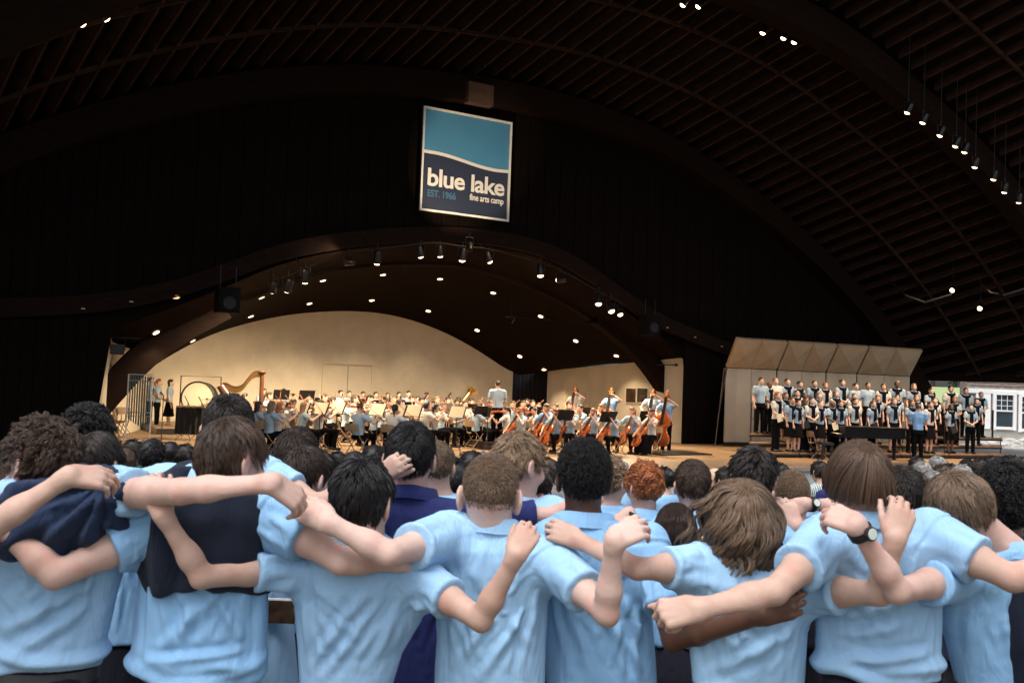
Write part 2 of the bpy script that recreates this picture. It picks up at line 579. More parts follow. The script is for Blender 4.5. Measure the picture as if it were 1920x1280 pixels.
# --- stage floor, lip and front
LIPY = on_z(1170, 880, 0).y
mb = MB()
mb.grid([[(-14, LIPY, 0), (36, LIPY, 0)], [(-14, YB + 1, 0), (36, YB + 1, 0)]])
tag(mb.build('stage_floor', M_floor), 'tan wooden stage floor under the orchestra', None, None, 'structure')
mb = MB()
mb.box((11, LIPY - .06, -0.06), (50, 0.12, 0.112))
mb.build('stage_lip', pm('worn lip board', (0.30, 0.25, 0.19), 0.2, 2, 0.7, .2, 20))['kind'] = 'structure'
mb = MB().box((11, LIPY + .04, -0.85), (50, 0.1, 1.45))
mb.build('stage_front_wall', M_lip)['kind'] = 'structure'

# --- sign
def sign():
    YS = YF - 0.25
    tl, tr, br, bl = on_y(793, 202, YS), on_y(960, 227, YS), on_y(953, 413, YS), on_y(787, 397, YS)
    c = (tl + tr + br + bl) / 4
    w = ((tr.x - tl.x) + (br.x - bl.x)) / 2
    h = ((tl.z - bl.z) + (tr.z - br.z)) / 2
    c = Vector((c.x, YS, c.z))
    root = empty('hanging_sign', c, 0, 'framed blue lake fine arts camp sign on the dark front wall', 'sign')
    M_white = pm('sign white', (0.80, 0.78, 0.72), 0.02, 3, 0.5)
    M_blue = pm('sign lake blue', (0.065, 0.255, 0.44), 0.05, 1.0, 0.5)
    M_navy = pm('sign navy', (0.022, 0.030, 0.060), 0.05, 1.0, 0.5)
    M_mid = pm('sign steel blue', (0.06, 0.17, 0.27), 0.03, 1.0, 0.5)
    MB().box((0, .06, 0), (w, .08, h)).build('panel', M_navy, root)
    def wave(x):
        u = (x + w / 2) / w
        return h * (0.5 - 0.43 - 0.075 * (0.5 - 0.5 * math.cos(math.pi * min(1, max(0, (u - .12) / .72)))) + 0.02 * max(0, u - .85) * 3) 
    N = 40
    xs = [-w / 2 + .06 + (w - .12) * i / N for i in range(N + 1)]
    mb = MB(); mb.grid([[(x, .008, h / 2 - .06) for x in xs], [(x, .008, wave(x)) for x in xs]]); mb.build('blue_field', M_blue, root)
    mb = MB(); mb.grid([[(x, .002, wave(x) + .05) for x in xs], [(x, .002, wave(x) - .05) for x in xs]]); mb.build('wave_line', M_white, root)
    for n_, bx, sz in (('frame', (0, -.01, h / 2 - .03), (w, .07, .06)), ('frame', (0, -.01, -h / 2 + .03), (w, .07, .06)),
                       ('frame', (-w / 2 + .03, -.01, 0), (.06, .066, h - .12)), ('frame', (w / 2 - .03, -.01, 0), (.06, .066, h - .12))):
        MB().box(bx, sz).build(n_, M_white, root)
    def text(s, x, z, size, mat, width, name, bold=0.0):
        cu = bpy.data.curves.new(name, 'FONT')
        cu.body = s; cu.size = size; cu.extrude = 0.004; cu.offset = bold
        cu.space_character = 0.95
        ob = bpy.data.objects.new(name, cu); COL.objects.link(ob)
        bpy.context.view_layer.update()
        me = bpy.data.meshes.new_from_object(ob.evaluated_get(bpy.context.evaluated_depsgraph_get()))
        bpy.data.objects.remove(ob)
        vx = [v.co.x for v in me.vertices]
        sx = width / (max(vx) - min(vx))
        x_0 = min(vx)
        for v in me.vertices: v.co.x = (v.co.x - x_0) * sx
        o = link(name, me, mat, root)
        o.location = (x, -.004, z); o.rotation_euler = (math.pi / 2, 0, 0)
    text('blue lake', -w / 2 + w * .075, -h * .248, h * .235, M_white, w * .865, 'lettering', 0.016)
    text('EST. 1966', -w / 2 + w * .08, -h * .355, h * .093, M_mid, w * .31, 'lettering', 0.006)
    text('fine arts camp', -w / 2 + w * .545, -h * .335, h * .088, M_white, w * .39, 'lettering', 0.004)
sign()
# small lit box over the sign and the bar it hangs from
p = on_y(898, 178, YF - .62)
tag(MB().box(p, (0.85, .3, .62)).build('junction_box', pm('brown plywood box', (0.10, 0.05, 0.028), .2, 4, .6)), 'brown plywood box on the roof rib above the sign', 'box')

# --- ground
M_ground = pm('trodden ground', (0.12, 0.11, 0.085), 0.35, 0.8, 0.9, 0.3, 6)
def ground_z(Y):
    if Y < 4: return 0.06
    if Y < 17: return 0.06 - (Y - 4) / 13 * 0.86
    return -0.80
mb = MB(); rows = []
for Y in [-600, -60, -20, 0, 4, 8, 12, 15, 17, LIPY + .05]:
    rows.append([(X, Y, ground_z(Y)) for X in (-600, -60, -20, 0, 20, 36)])
mb.grid(rows)
mb.grid([[(-600, LIPY + .05, -.8), (-14, LIPY + .05, -.8)], [(-600, 900, -.8), (-14, 900, -.8)]])
mb.grid([[(36, -600, .06), (700, -600, .06)], [(36, 4, .06), (700, 4, .06)], [(36, LIPY + .05, -.1), (700, LIPY + .05, -.1)], [(36, 60, -.1), (700, 60, -.1)], [(36, 900, 1), (700, 900, 1)]])
mb.grid([[(-14, YB + 1, -.1), (36, YB + 1, -.1)], [(-14, 900, .6), (36, 900, .6)]])
tag(mb.build('ground', M_ground), None, None, None, 'structure')
# =================================================================== lamps
M_lamp = pm('warm lamp lens', (0.9, 0.8, 0.6), 0, emit=(1.0, 0.72, 0.42), estr=5)
M_lampdim = pm('dim warm lamp lens', (0.6, 0.4, 0.25), 0, emit=(1.0, 0.5, 0.25), estr=1.0)
M_trim = pm('white lamp trim', (0.5, 0.4, 0.3), .05, 5, .5)
WARM = (1.0, 0.76, 0.50)
def spot(name, parent, loc, target, watts, cone=110, blend=0.6, size=0.06, color=WARM):
    ld = bpy.data.lights.new(name, 'SPOT')
    ld.energy = watts * STAGE_W
    ld.color = color
    ld.spot_size = math.radians(cone)
    ld.spot_blend = blend
    ld.shadow_soft_size = size
    lo = bpy.data.objects.new(name, ld)
    COL.objects.link(lo)
    lo.parent = parent
    d = Vector(target) - Vector(loc)
    lo.location = Vector(loc) - parent.location
    lo.rotation_euler = (-d).to_track_quat('Z', 'Y').to_euler()
    return lo
# recessed ceiling lamps
can_mesh = MB().lathe([(0.085, -0.012), (0.085, 0.03)], n=14).mesh('lens', 40)
trim_mesh = MB().lathe([(0.11, -0.010), (0.115, 0.02), (0.08, 0.02)], n=14).mesh('trim', 40)
can_rows = [('front row', [(398, 600), (490, 557), (605, 525), (718, 514), (825, 522), (925, 548), (1014, 592), (1080, 638), (1156, 666)], 1.0),
            ('rear row', [(361, 638), (470, 592), (580, 568), (697, 562), (803, 582), (895, 618), (975, 667), (1020, 692)], 1.0),
            ('outer', [(292, 622), (1248, 615), (1300, 633), (1350, 650)], 0.6),
            ('dim', [(155, 580), (245, 567), (330, 556)], 0.0)]
ORD = ['first', 'second', 'third', 'fourth', 'fifth', 'sixth', 'seventh', 'eighth', 'ninth', 'tenth', 'eleventh', 'twelfth', 'thirteenth',
       'fourteenth', 'fifteenth', 'sixteenth', 'seventeenth', 'eighteenth', 'nineteenth', 'twentieth']
for rn, pts, pw in can_rows:
    for k, (x, y) in enumerate(pts):
        if rn in ('outer', 'dim') and x != 292:
            p, n = on_y(x, y, YF - .12), Vector((0, -.3, -1))
        else:
            p, n = on_ceil(x, y)
        if n.z > 0: n = -n
        n = n.normalized()
        nm = {'front row': 'front row of the stage vault', 'rear row': 'rear row of the stage vault', 'outer': 'row beside the vault opening', 'dim': 'dim row at the left header'}[rn]
        root = empty('recessed_ceiling_lamp', p + n * .02, 0, f'recessed ceiling lamp, {ORD[k]} from the left in the {nm}', 'ceiling lamp', 'recessed lamps in the stage vault')
        q = (-n).to_track_quat('Z', 'Y').to_euler()
        a = link('lens', can_mesh, M_lamp, root); slotmat(a, M_lamp if pw else M_lampdim); a.rotation_euler = q
        b = link('trim', trim_mesh, M_trim, root); b.rotation_euler = q
        if pw:
            spot('lamp_light', root, p + n * .06, p + n * .06 + Vector((0, -0.12, -1)), 230 * pw, 105, 0.9, 0.1)
# stage spotlights: yoke, can, lens
M_can = pm('black spotlight housing', (0.007, 0.007, 0.007), .2, 6, .4)
body_mesh = MB().lathe([(0.07, 0.26), (0.10, 0.22), (0.11, 0.0), (0.125, -0.10), (0.115, -0.10), (0.10, -0.02)], n=14).mesh('housing', 35)
lens_mesh = MB().lathe([(0.10, -0.06), (0.095, -0.105), (0.07, -0.135), (0.03, -0.15), (0.002, -0.153)], n=14).mesh('lens', 60)
yk = MB()
yk.tube([(-.14, 0, .05), (-.15, 0, .30), (.15, 0, .30), (.14, 0, .05)], .012, 6).tube([(0, 0, .30), (0, 0, .46)], .015, 6)
yoke_mesh = yk.mesh('yoke', 40)
def spotlight(p, target, label, group, watts, lit=True, cone=50, scale=1.0, light=True):
    root = empty('stage_spotlight', p, 0, label, 'spotlight', group)
    d = (Vector(target) - p).normalized()
    q = (-d).to_track_quat('Z', 'Y').to_euler()
    h = link('housing', body_mesh, M_can, root); h.rotation_euler = q
    l = link('lens', lens_mesh, M_lamp, root); l.rotation_euler = q; slotmat(l, M_lamp if lit else M_lampdim)
    y = link('yoke', yoke_mesh, M_can, root); y.rotation_euler = (0, 0, random.uniform(-.6, .6))
    for o in (h, l, y): o.scale = (scale,) * 3
    if lit and light:
        spot('lamp_light', root, p + d * .20, target, watts, cone, 0.5, 0.05, (1, .64, .36) if 'roof' in group else WARM)
    return root
stage_c = at(760, 770, 27)
hang_y = YF + 0.5
arch_spots = [(512, 548, 0), (540, 545, 1), (572, 528, 1), (653, 498, 0), (707, 493, 1), (788, 482, 0), (825, 481, 0), (867, 488, 1), (917, 492, 0),
              (1013, 517, 1), (1050, 531, 0), (1122, 571, 1), (1145, 585, 1), (1162, 592, 0)]
tgt = [at(470, 772, 27.5), at(575, 772, 27.5), at(690, 772, 28.5), at(850, 775, 29), at(1030, 780, 29.5), at(1130, 785, 29.5), at(1220, 785, 29.5)]
ti = 0
for k, (x, y, big) in enumerate(arch_spots):
    p = on_y(x, y - 6, YF - 0.75)
    target = tgt[min(ti, 6)]
    if big: ti += 1
    glow = {3: (on_y(612, 490, YF - .05), 45), 9: None, 10: (on_y(1002, 527, YF - .05), 22)}.get(k)
    if glow: target = glow[0]
    spotlight(p, target, f'black stage spotlight under the arch, {ORD[k]} from the left' + (', glowing' if big else ', turned away'), 'spotlights hung under the arch', glow[1] if glow else 980, True, 112, 1.0 if big else .85, bool(big) or bool(glow))
# pipe that carries them
mb = MB()
pipe = smooth_curve([on_y(x, y - 26, YF - .75) for x, y, b in arch_spots], 1)
mb.tube(pipe, 0.016, 6)
for q in pipe[::4]:
    mb.tube([q, q + Vector((0, .6, .5))], .012, 5)
tag(mb.build('lighting_pipe', M_can, None, 40), 'curved black lighting pipe hung along the arch', 'pipe')
# roof spotlights
choir_c = on_z(1640, 830, 1.2)
roof_pts = [(150, 40), (195, 30), (1283, 6), (1312, 9), (1432, 58), (1471, 68), (1491, 76), (1703, 207), (1732, 226), (1764, 250), (1793, 270), (1810, 281), (1829, 309),
            (1864, 332), (1884, 356), (1911, 375), (1787, 543), (1838, 577)]
def roof_hit(x, y, back=0.5):
    r = ray(x, y)
    best = None
    return r
roof_bvh = BVHTree.FromPolygons([v.co.copy() for v in roof.data.vertices], [tuple(p.vertices) for p in roof.data.polygons])
M_pipe = pm('grey steel pipe', (0.008, 0.008, 0.009), .1, 5, .6)
for k, (x, y) in enumerate(roof_pts):
    r = ray(x, y).normalized()
    h = roof_bvh.ray_cast(CAM, r)
    dist = h[3] if h[0] is not None else 25
    p = CAM + r * (dist - 1.3)
    if 7 <= k < 16: p = on_y(x, y, YF - 7.3 * D.y - 1.0)
    if k < 2: tg, lb = stage_c, f'small roof spotlight at the upper left, {ORD[k]} of the pair'
    elif k < 4: tg, lb = stage_c, f'roof spotlight cut by the top edge of the picture, {ORD[k-2]} of two'
    elif k < 7: tg, lb = at(1120, 775, 28), f'roof spotlight in the trio by the second rib, {ORD[k-4]} from the left'
    elif k < 16: tg, lb = at(1420 + (k - 7) * 52, 775, 29 + (k - 7) * .35), f'roof spotlight in the long row beside the right rib, {ORD[k-7]} from the top'
    else: tg, lb = at(1500 + (k - 16) * 200, 775, 30), ['upper bright spotlight above the right end of the acoustic shell', 'lower bright spotlight above the right end of the acoustic shell'][k - 16]
    s = spotlight(p, tg, lb, 'spotlights hung from the roof', 1150 if k >= 7 else 1200, True, 36, .8)
    q = roof_bvh.ray_cast(p, Vector((0, 0, 1)))
    top = q[0] - p if q[0] is not None else Vector((0, 0, 1))
    MB().tube([(0, 0, .4), top], .012, 5).build('drop_rod', M_pipe, s)
    if k in (0, 1): pass
# a lamp for the sign (spotlight on the rib box side), aimed up from the arch pipe
ps = on_y(880, 462, YF - 3.4)
s = spotlight(ps, on_y(868, 335, YF - .3), 'black spotlight under the sign pointing up at it', 'spotlights hung under the arch', 470, True, 52, .8)
# hanging loudspeakers
def speaker_box(x, y, Y, label):
    c = on_y(x, y, Y)
    root = empty('hanging_loudspeaker', c, 0, label, 'loudspeaker', 'loudspeakers hung beside the arch')
    MB().box((0, 0, 0), (.55, .5, .66)).build('cabinet', pm('matt black cabinet', (.004, .004, .0045), .2, 6, .8, spec=.1), root)
    MB().box((0, -.255, -.02), (.47, .012, .56)).build('grille', pm('dark speaker grille', (0.006, 0.006, 0.007), .3, 60, .9, spec=.1), root)
    MB().lathe([(.17, 0), (.15, .01), (.05, -.02)], (0, -.262, -.08), 18, Matrix.Rotation(math.pi / 2, 3, 'X')).build('driver', pm('speaker cone', (0.010, 0.010, 0.011), .2, 8, .7), root)
    MB().tube([(-.2, 0, .33), (-.2, 0, .9)], .01, 5).tube([(.2, 0, .33), (.2, 0, .9)], .01, 5).build('chain', M_blackmetal, root)
speaker_box(426, 563, YF - .6, 'black loudspeaker box hanging left of the arch spotlights')
speaker_box(1218, 610, YF - .6, 'black loudspeaker box hanging right of the arch spotlights')
# fixture on a pipe arm by the left cream wall, and the bare arm on the right
c = on_y(220, 655, YF + .6)
root = empty('wall_spotlight', c, 0, 'black spotlight hanging from a pipe arm on the left cream wall', 'spotlight')
MB().box((0, 0, 0), (.30, .35, .26)).build('housing', M_can, root)
MB().tube([(-.18, 0, 0), (-.18, 0, .28), (.18, 0, .28), (.18, 0, 0)], .014, 6).build('yoke', M_can, root)
MB().tube([(-.40, .0, .32), (.55, .15, .32)], .02, 6).build('pipe_arm', M_can, root)
a, b = on_y(1232, 683, YF - .2), on_y(1268, 684, YF - .2)
mb = MB().tube([a, b], .022, 6); mb.lathe([(.03, -.05), (.06, -.03), (.06, .03), (.03, .05)], b, 10)
tag(mb.build('pipe_arm', M_can, None, 40), 'short black pipe arm beside the right raking timber leg', 'pipe')
# microphone bar and bent pipes under the right roof
mb = MB().tube([on_y(948, 594, YR + 1.5), on_y(1108, 604, YR + 1.5)], .015, 6)
for x in (966, 1092): mb.tube([on_y(x, 596, YR + 1.5), on_y(x - 6, 606, YR + 1.5)], .02, 6)
for x in (960, 1100): mb.tube([on_y(x, 595, YR + 1.5), on_ceil(x, 560)[0]], .006, 5)
tag(mb.build('microphone_bar', M_pipe, None), 'thin grey microphone bar hung below the vault lamps', 'pipe')
for (pts, lb) in (([(1652, 512), (1718, 572), (1784, 552)], 'bent grey pipe under the roof above the acoustic shell'), ([(1832, 526), (1868, 558), (1925, 540)], 'bent grey pipe under the roof at the right frame edge')):
    hd = roof_bvh.ray_cast(CAM, ray(*pts[0]).normalized())
    mb = MB().tube(smooth_curve([hd[0] if hd[0] is not None else at(*pts[0], 29)] + [at(x, y, 29) for x, y in pts[1:]], 1), .03, 6)
    tag(mb.build('bent_pipe', M_pipe, None, 50), lb, 'pipe')
# =================================================================== soft-blended solids for figures (distance field -> mesh)
def A(*v): return np.array(v, dtype=np.float32)
class Field:
    def __init__(s, res):
        s.res = res; s.pr = []
    def _add(s, f, lo, hi, k, op='u'):
        s.pr.append((f, np.minimum(lo, hi), np.maximum(lo, hi), k, op)); return s
    def cone(s, a, b, ra, rb=None, k=0.02, flat=None, cuts=(), op='u'):
        """tapered capsule a->b; flat=(axis, factor) squeezes the section along axis; cuts=[(point, normal)] keeps the side opposite the normal"""
        a, b = A(*a), A(*b); rb = ra if rb is None else rb
        ba = b - a; L2 = max(1e-9, float(ba @ ba))
        def f(x, y, z):
            px_, py_, pz_ = x - a[0], y - a[1], z - a[2]
            t = np.clip((px_ * ba[0] + py_ * ba[1] + pz_ * ba[2]) / L2, 0, 1)
            vx, vy, vz = px_ - t * ba[0], py_ - t * ba[1], pz_ - t * ba[2]
            d2 = vx * vx + vy * vy + vz * vz
            if flat is not None:
                n, q = flat
                vn = vx * n[0] + vy * n[1] + vz * n[2]
                d2 = d2 + vn * vn * (1 / (q * q) - 1)
            d = np.sqrt(d2) - (ra + (rb - ra) * t)
            if flat is not None: d = d * (0.5 + 0.5 * flat[1])
            for (c, n) in cuts:
                d = np.maximum(d, (x - c[0]) * n[0] + (y - c[1]) * n[1] + (z - c[2]) * n[2])
            return d
        r = max(ra, rb)
        return s._add(f, np.minimum(a, b) - r, np.maximum(a, b) + r, k, op)
    def ell(s, c, rad, k=0.02, M=None, op='u'):
        c = A(*c); rad = A(*rad)
        M = np.eye(3, dtype=np.float32) if M is None else np.asarray(M, dtype=np.float32)   # columns = axes
        def f(x, y, z):
            dx, dy, dz = x - c[0], y - c[1], z - c[2]
            q = [dx * M[0, i] + dy * M[1, i] + dz * M[2, i] for i in range(3)]
            k0 = np.sqrt(sum((q[i] / rad[i]) ** 2 for i in range(3)))
            k1 = np.sqrt(sum((q[i] / (rad[i] ** 2)) ** 2 for i in range(3)))
            return k0 * (k0 - 1) / np.maximum(k1, 1e-6)
        e = np.abs(M) @ rad
        return s._add(f, c - e, c + e, k, op)
    def loft(s, rows, k=0.02, n=2.3, cut=True, op='u'):
        """rows: (z, cx, cy, half width, half depth), any order"""
        rows = sorted(rows); R = np.array(rows, dtype=np.float32)
        zz = R[:, 0]
        def f(x, y, z):
            zf = z.ravel()
            cx, cy, a, b = [np.interp(zf, zz, R[:, i]).astype(np.float32).reshape(z.shape) for i in (1, 2, 3, 4)]
            q = (np.abs((x - cx) / a) ** n + np.abs((y - cy) / b) ** n) ** (1 / n)
            d = (q - 1) * np.minimum(a, b) * 0.9
            if cut: d = np.maximum(d, np.maximum(zz[0] - z, z - zz[-1]))
            return d
        lo = A((R[:, 1] - R[:, 3]).min(), (R[:, 2] - R[:, 4]).min(), zz[0])
        hi = A((R[:, 1] + R[:, 3]).max(), (R[:, 2] + R[:, 4]).max(), zz[-1])
        return s._add(f, lo, hi, k, op)
    def mesh_data(s):
        h = s.res
        U = [p for p in s.pr if p[4] == 'u']
        lo = np.min([p[1] for p in U], axis=0) - 4 * h
        hi = np.max([p[2] for p in U], axis=0) + 4 * h
        n = np.ceil((hi - lo) / h).astype(int) + 1
        D = np.full(n, 1.0, dtype=np.float32)
        ax = [lo[i] + h * np.arange(n[i], dtype=np.float32) for i in range(3)]
        for f, a, b, k, op in s.pr:
            m = k + 3 * h
            i0 = np.clip(((a - m - lo) / h).astype(int), 0, n - 1)
            i1 = np.clip(((b + m - lo) / h).astype(int) + 2, 1, n)
            if np.any(i1 <= i0): continue
            sl = tuple(slice(i0[i], i1[i]) for i in range(3))
            x, y, z = ax[0][sl[0]][:, None, None], ax[1][sl[1]][None, :, None], ax[2][sl[2]][None, None, :]
            d = f(x, y, z).astype(np.float32)
            S = D[sl]
            if op == 'u':
                if k > 0:
                    hh = np.maximum(k - np.abs(S - d), 0) / k
                    D[sl] = np.minimum(S, d) - hh * hh * k * 0.25
                else: D[sl] = np.minimum(S, d)
            else:
                d = -d
                hh = np.maximum(k - np.abs(S - d), 0) / max(k, 1e-6)
                D[sl] = np.maximum(S, d) + hh * hh * k * 0.25
        return nets(D, lo, h)
    def mesh(s, name, disp=None, smooth_it=0):
        V, Q = s.mesh_data()
        if smooth_it: V = laplace(V, Q, smooth_it)
        if disp is not None:
            V = disp(V, vnormals(V, Q))
        return to_mesh(name, V, Q)
def nets(D, lo, h):
    ins = D < 0
    c = np.zeros(np.array(D.shape) - 1, dtype=np.int8)
    corners = [(i, j, k) for i in (0, 1) for j in (0, 1) for k in (0, 1)]
    nx, ny, nz = D.shape
    for i, j, k in corners:
        c += ins[i:nx - 1 + i, j:ny - 1 + j, k:nz - 1 + k]
    I, J, K = np.nonzero((c > 0) & (c < 8))
    val = {cn: D[I + cn[0], J + cn[1], K + cn[2]] for cn in corners}
    acc = np.zeros((len(I), 3), dtype=np.float32); cnt = np.zeros(len(I), dtype=np.float32)
    for cn in corners:
        for axn in range(3):
            if cn[axn]: continue
            c2 = list(cn); c2[axn] = 1; c2 = tuple(c2)
            va, vb = val[cn], val[c2]
            m = (va < 0) != (vb < 0)
            t = np.where(m, va / np.where(m, va - vb, 1), 0)
            for q in range(3):
                acc[:, q] += np.where(m, (cn[q] + (t if q == axn else 0)), 0)
            cnt += m
    P = acc / cnt[:, None]
    V = lo[None, :] + h * (np.stack([I, J, K], 1) + P)
    idx = np.full(c.shape, -1, dtype=np.int32); idx[I, J, K] = np.arange(len(I))
    quads = []
    for axn in range(3):
        a = ins.take(range(0, D.shape[axn] - 1), axn); b = ins.take(range(1, D.shape[axn]), axn)
        e = np.nonzero(a != b)
        flip = a[e]
        o1, o2 = [(1, 2), (2, 0), (0, 1)][axn]
        def cell(d1, d2):
            q = [e[0].copy(), e[1].copy(), e[2].copy()]
            q[o1] -= d1; q[o2] -= d2
            return q
        ok = (e[o1] > 0) & (e[o2] > 0) & (e[o1] < D.shape[o1] - 1) & (e[o2] < D.shape[o2] - 1)
        vs = []
        for d1, d2 in ((1, 1), (0, 1), (0, 0), (1, 0)):
            q = cell(d1, d2)
            vs.append(idx[q[0][ok], q[1][ok], q[2][ok]])
        F = np.stack(vs, 1); fl = flip[ok]
        F[~fl] = F[~fl][:, ::-1]
        quads.append(F)
    Q = np.concatenate(quads)
    Q = Q[(Q >= 0).all(1)]
    return V.astype(np.float32), Q
def vnormals(V, Q):
    n = np.cross(V[Q[:, 2]] - V[Q[:, 0]], V[Q[:, 3]] - V[Q[:, 1]])
    N = np.stack([sum(np.bincount(Q[:, c], n[:, q], len(V)) for c in range(4)) for q in range(3)], 1)
    return N / np.maximum(np.linalg.norm(N, axis=1, keepdims=True), 1e-9)
def laplace(V, Q, it):
    e0 = Q.ravel(); e1 = np.roll(Q, -1, 1).ravel()
    src = np.concatenate([e0, e1]); dst = np.concatenate([e1, e0])
    cnt = np.bincount(src, minlength=len(V))[:, None]
    for _ in range(it):
        S = np.stack([np.bincount(src, V[dst, q], len(V)) for q in range(3)], 1)
        V = V * .4 + .6 * S / np.maximum(cnt, 1)
    return V
def to_mesh(name, V, Q):
    me = bpy.data.meshes.new(name)
    me.vertices.add(len(V)); me.vertices.foreach_set('co', np.ascontiguousarray(V, dtype=np.float32).ravel())
    me.loops.add(len(Q) * 4); me.loops.foreach_set('vertex_index', np.ascontiguousarray(Q, dtype=np.int32).ravel())
    me.polygons.add(len(Q)); me.polygons.foreach_set('loop_start', np.arange(0, len(Q) * 4, 4, dtype=np.int32))
    me.polygons.foreach_set('use_smooth', np.ones(len(Q), dtype=bool))
    me.update(calc_edges=True)
    return me
class Waves:
    """cheap band-limited noise: a sum of sines with random directions"""
    def __init__(s, seed, freq, stretch=(1, 1, 1), n=14):
        g = np.random.default_rng(seed)
        d = g.normal(size=(n, 3)); d /= np.linalg.norm(d, axis=1, keepdims=True)
        s.k = d * freq * g.uniform(.6, 1.6, (n, 1)) * np.array(stretch)
        s.p = g.uniform(0, 6.28, n); s.n = n
    def __call__(s, P):
        return np.sin(P @ s.k.T + s.p).sum(1) / math.sqrt(s.n)
def unit(v):
    v = np.asarray(v, dtype=np.float32); return v / max(1e-9, float(np.linalg.norm(v)))

# ------------------------------------------------------------------ the human head and hand in a field
def head_axes(yaw, pitch, roll):
    """columns: right, forward, up of the head; yaw>0 turns to the right, pitch>0 looks down, roll>0 leans to the right"""
    M = Matrix.Rotation(-math.radians(yaw), 3, 'Z') @ Matrix.Rotation(-math.radians(pitch), 3, 'X') @ Matrix.Rotation(math.radians(roll), 3, 'Y')
    return np.array(M, dtype=np.float32)
def add_head(F, c, M, s=1.0, face=True, ears=True):
    c = A(*c)
    def P(x, y, z): return c + M @ (A(x, y, z) * s)
    F.ell(P(0, -.008, .018), A(.074, .094, .090) * s, .01, M)
    F.ell(P(0, .034, -.048), A(.058, .060, .074) * s, .03 * s, M)
    F.cone(P(0, .07, -.100), P(0, .078, -.098), .020 * s, None, .03 * s)
    if face:
        F.ell(P(0, .078, .014), A(.052, .018, .016) * s, .02 * s, M)
        for q in (-1, 1):
            F.ell(P(q * .031, .102, -.008), A(.017, .016, .012) * s, .012 * s, M, 's')
            F.ell(P(q * .040, .070, -.040), A(.022, .022, .022) * s, .025 * s, M)
        F.cone(P(0, .092, -.002), P(0, .113, -.040), .008 * s, .0125 * s, .012 * s)
        F.ell(P(0, .093, -.066), A(.024, .009, .006) * s, .006 * s, M)
        F.ell(P(0, .091, -.076), A(.021, .009, .007) * s, .006 * s, M)
    if ears:
        for q in (-1, 1):
            E = M @ np.array(Matrix.Rotation(q * math.radians(22), 3, 'Z'), dtype=np.float32)
            F.ell(P(q * .081, -.012, -.016), A(.0085, .021, .033) * s, .008 * s, E)
            F.ell(P(q * .092, -.008, -.012), A(.008, .011, .020) * s, .006 * s, E, 's')
            F.ell(P(q * .079, -.006, -.045), A(.007, .009, .011) * s, .008 * s, E)
def add_hand(F, w, kn, nrm, thumb, curl=(35, 45, 30), s=1.0, spread=0.0, tcurl=25, fine=True):
    """w wrist, kn knuckle centre, nrm back-of-hand normal, thumb=+1/-1 along lateral axis (dir x nrm)"""
    w, kn = A(*w), A(*kn)
    d = unit(kn - w); n = unit(A(*nrm) - d * float(A(*nrm) @ d)); lat = np.cross(d, n)
    L = float(np.linalg.norm(kn - w))
    offs = [(.030, .070, 0.0), (.010, .079, .006), (-.010, .073, .002), (-.029, .058, -.008)]
    for i, (o, fl, fw) in enumerate(offs):
        o = o * thumb * s
        k0 = kn + lat * o + d * fw * s - n * (abs(o) * .12)
        F.cone(w + lat * o * .55, k0, .0150 * s, .0112 * s, .008 * s)
        dd, p = d + lat * (o / s) * spread * 12, k0
        dd = unit(dd); ang = 0
        segs = (fl * .46, fl * .30, fl * .24)
        for j, sl in enumerate(segs):
            ang += math.radians(curl[j] * (1 + .10 * (i - 1)))
            v = dd * math.cos(ang) - n * math.sin(ang)
            p2 = p + v * sl * s
            F.cone(p, p2, (.0092 - .0008 * j) * s, (.0086 - .0008 * j) * s, .0035 * s if j == 0 else .002)
            p = p2
    # thumb leaves the side of the palm near its base
    t0 = w + d * L * .25 + lat * thumb * .026 * s - n * .006 * s
    v = unit(d * .80 + lat * thumb * .30 - n * .55)
    t1 = t0 + v * .042 * s
    v2 = unit(v + d * .5 - n * math.radians(tcurl) * .6)
    t2 = t1 + v2 * .032 * s; t3 = t2 + unit(v2 + d * .3) * .026 * s
    F.cone(t0, t1, .0155 * s, .0120 * s, .014 * s); F.cone(t1, t2, .0108 * s, .0098 * s, .004); F.cone(t2, t3, .0098 * s, .0078 * s, .003)
def add_arm(F, sh, el, wr, s=1.0, k=.02, nrm=None):
    s = s * .92
    sh, el, wr = A(*sh), A(*el), A(*wr)
    F.cone(sh, sh + (el - sh) * .55, .047 * s, .044 * s, k)
    F.cone(sh + (el - sh) * .5, el, .044 * s, .035 * s, k)
    m = el + (wr - el) * .30
    side = np.cross(unit(wr - el), unit(el - sh)); side = unit(np.cross(unit(wr - el), side)) if float(np.linalg.norm(side)) > .05 else A(0, 0, 1)
    F.cone(el, m, .033 * s, .035 * s, k * .9)
    F.cone(el + (wr - el) * .10 + side * .008 * s, el + (wr - el) * .42 + side * .010 * s, .026 * s, .024 * s, .018)
    F.cone(wr - unit(wr - el) * .015, wr, .0245 * s, .0245 * s, .01)
    fl = None
    if nrm is not None:
        d_ = unit(wr - m); n_ = A(*nrm); fl = (unit(n_ - d_ * float(n_ @ d_)), .80)
    F.cone(m, wr, .0350 * s, .0258 * s, k, flat=fl)
    o = unit(el - (sh + wr) / 2)
    F.cone(el + o * .004, el + o * .014 * s, .026 * s, .020 * s, .012)

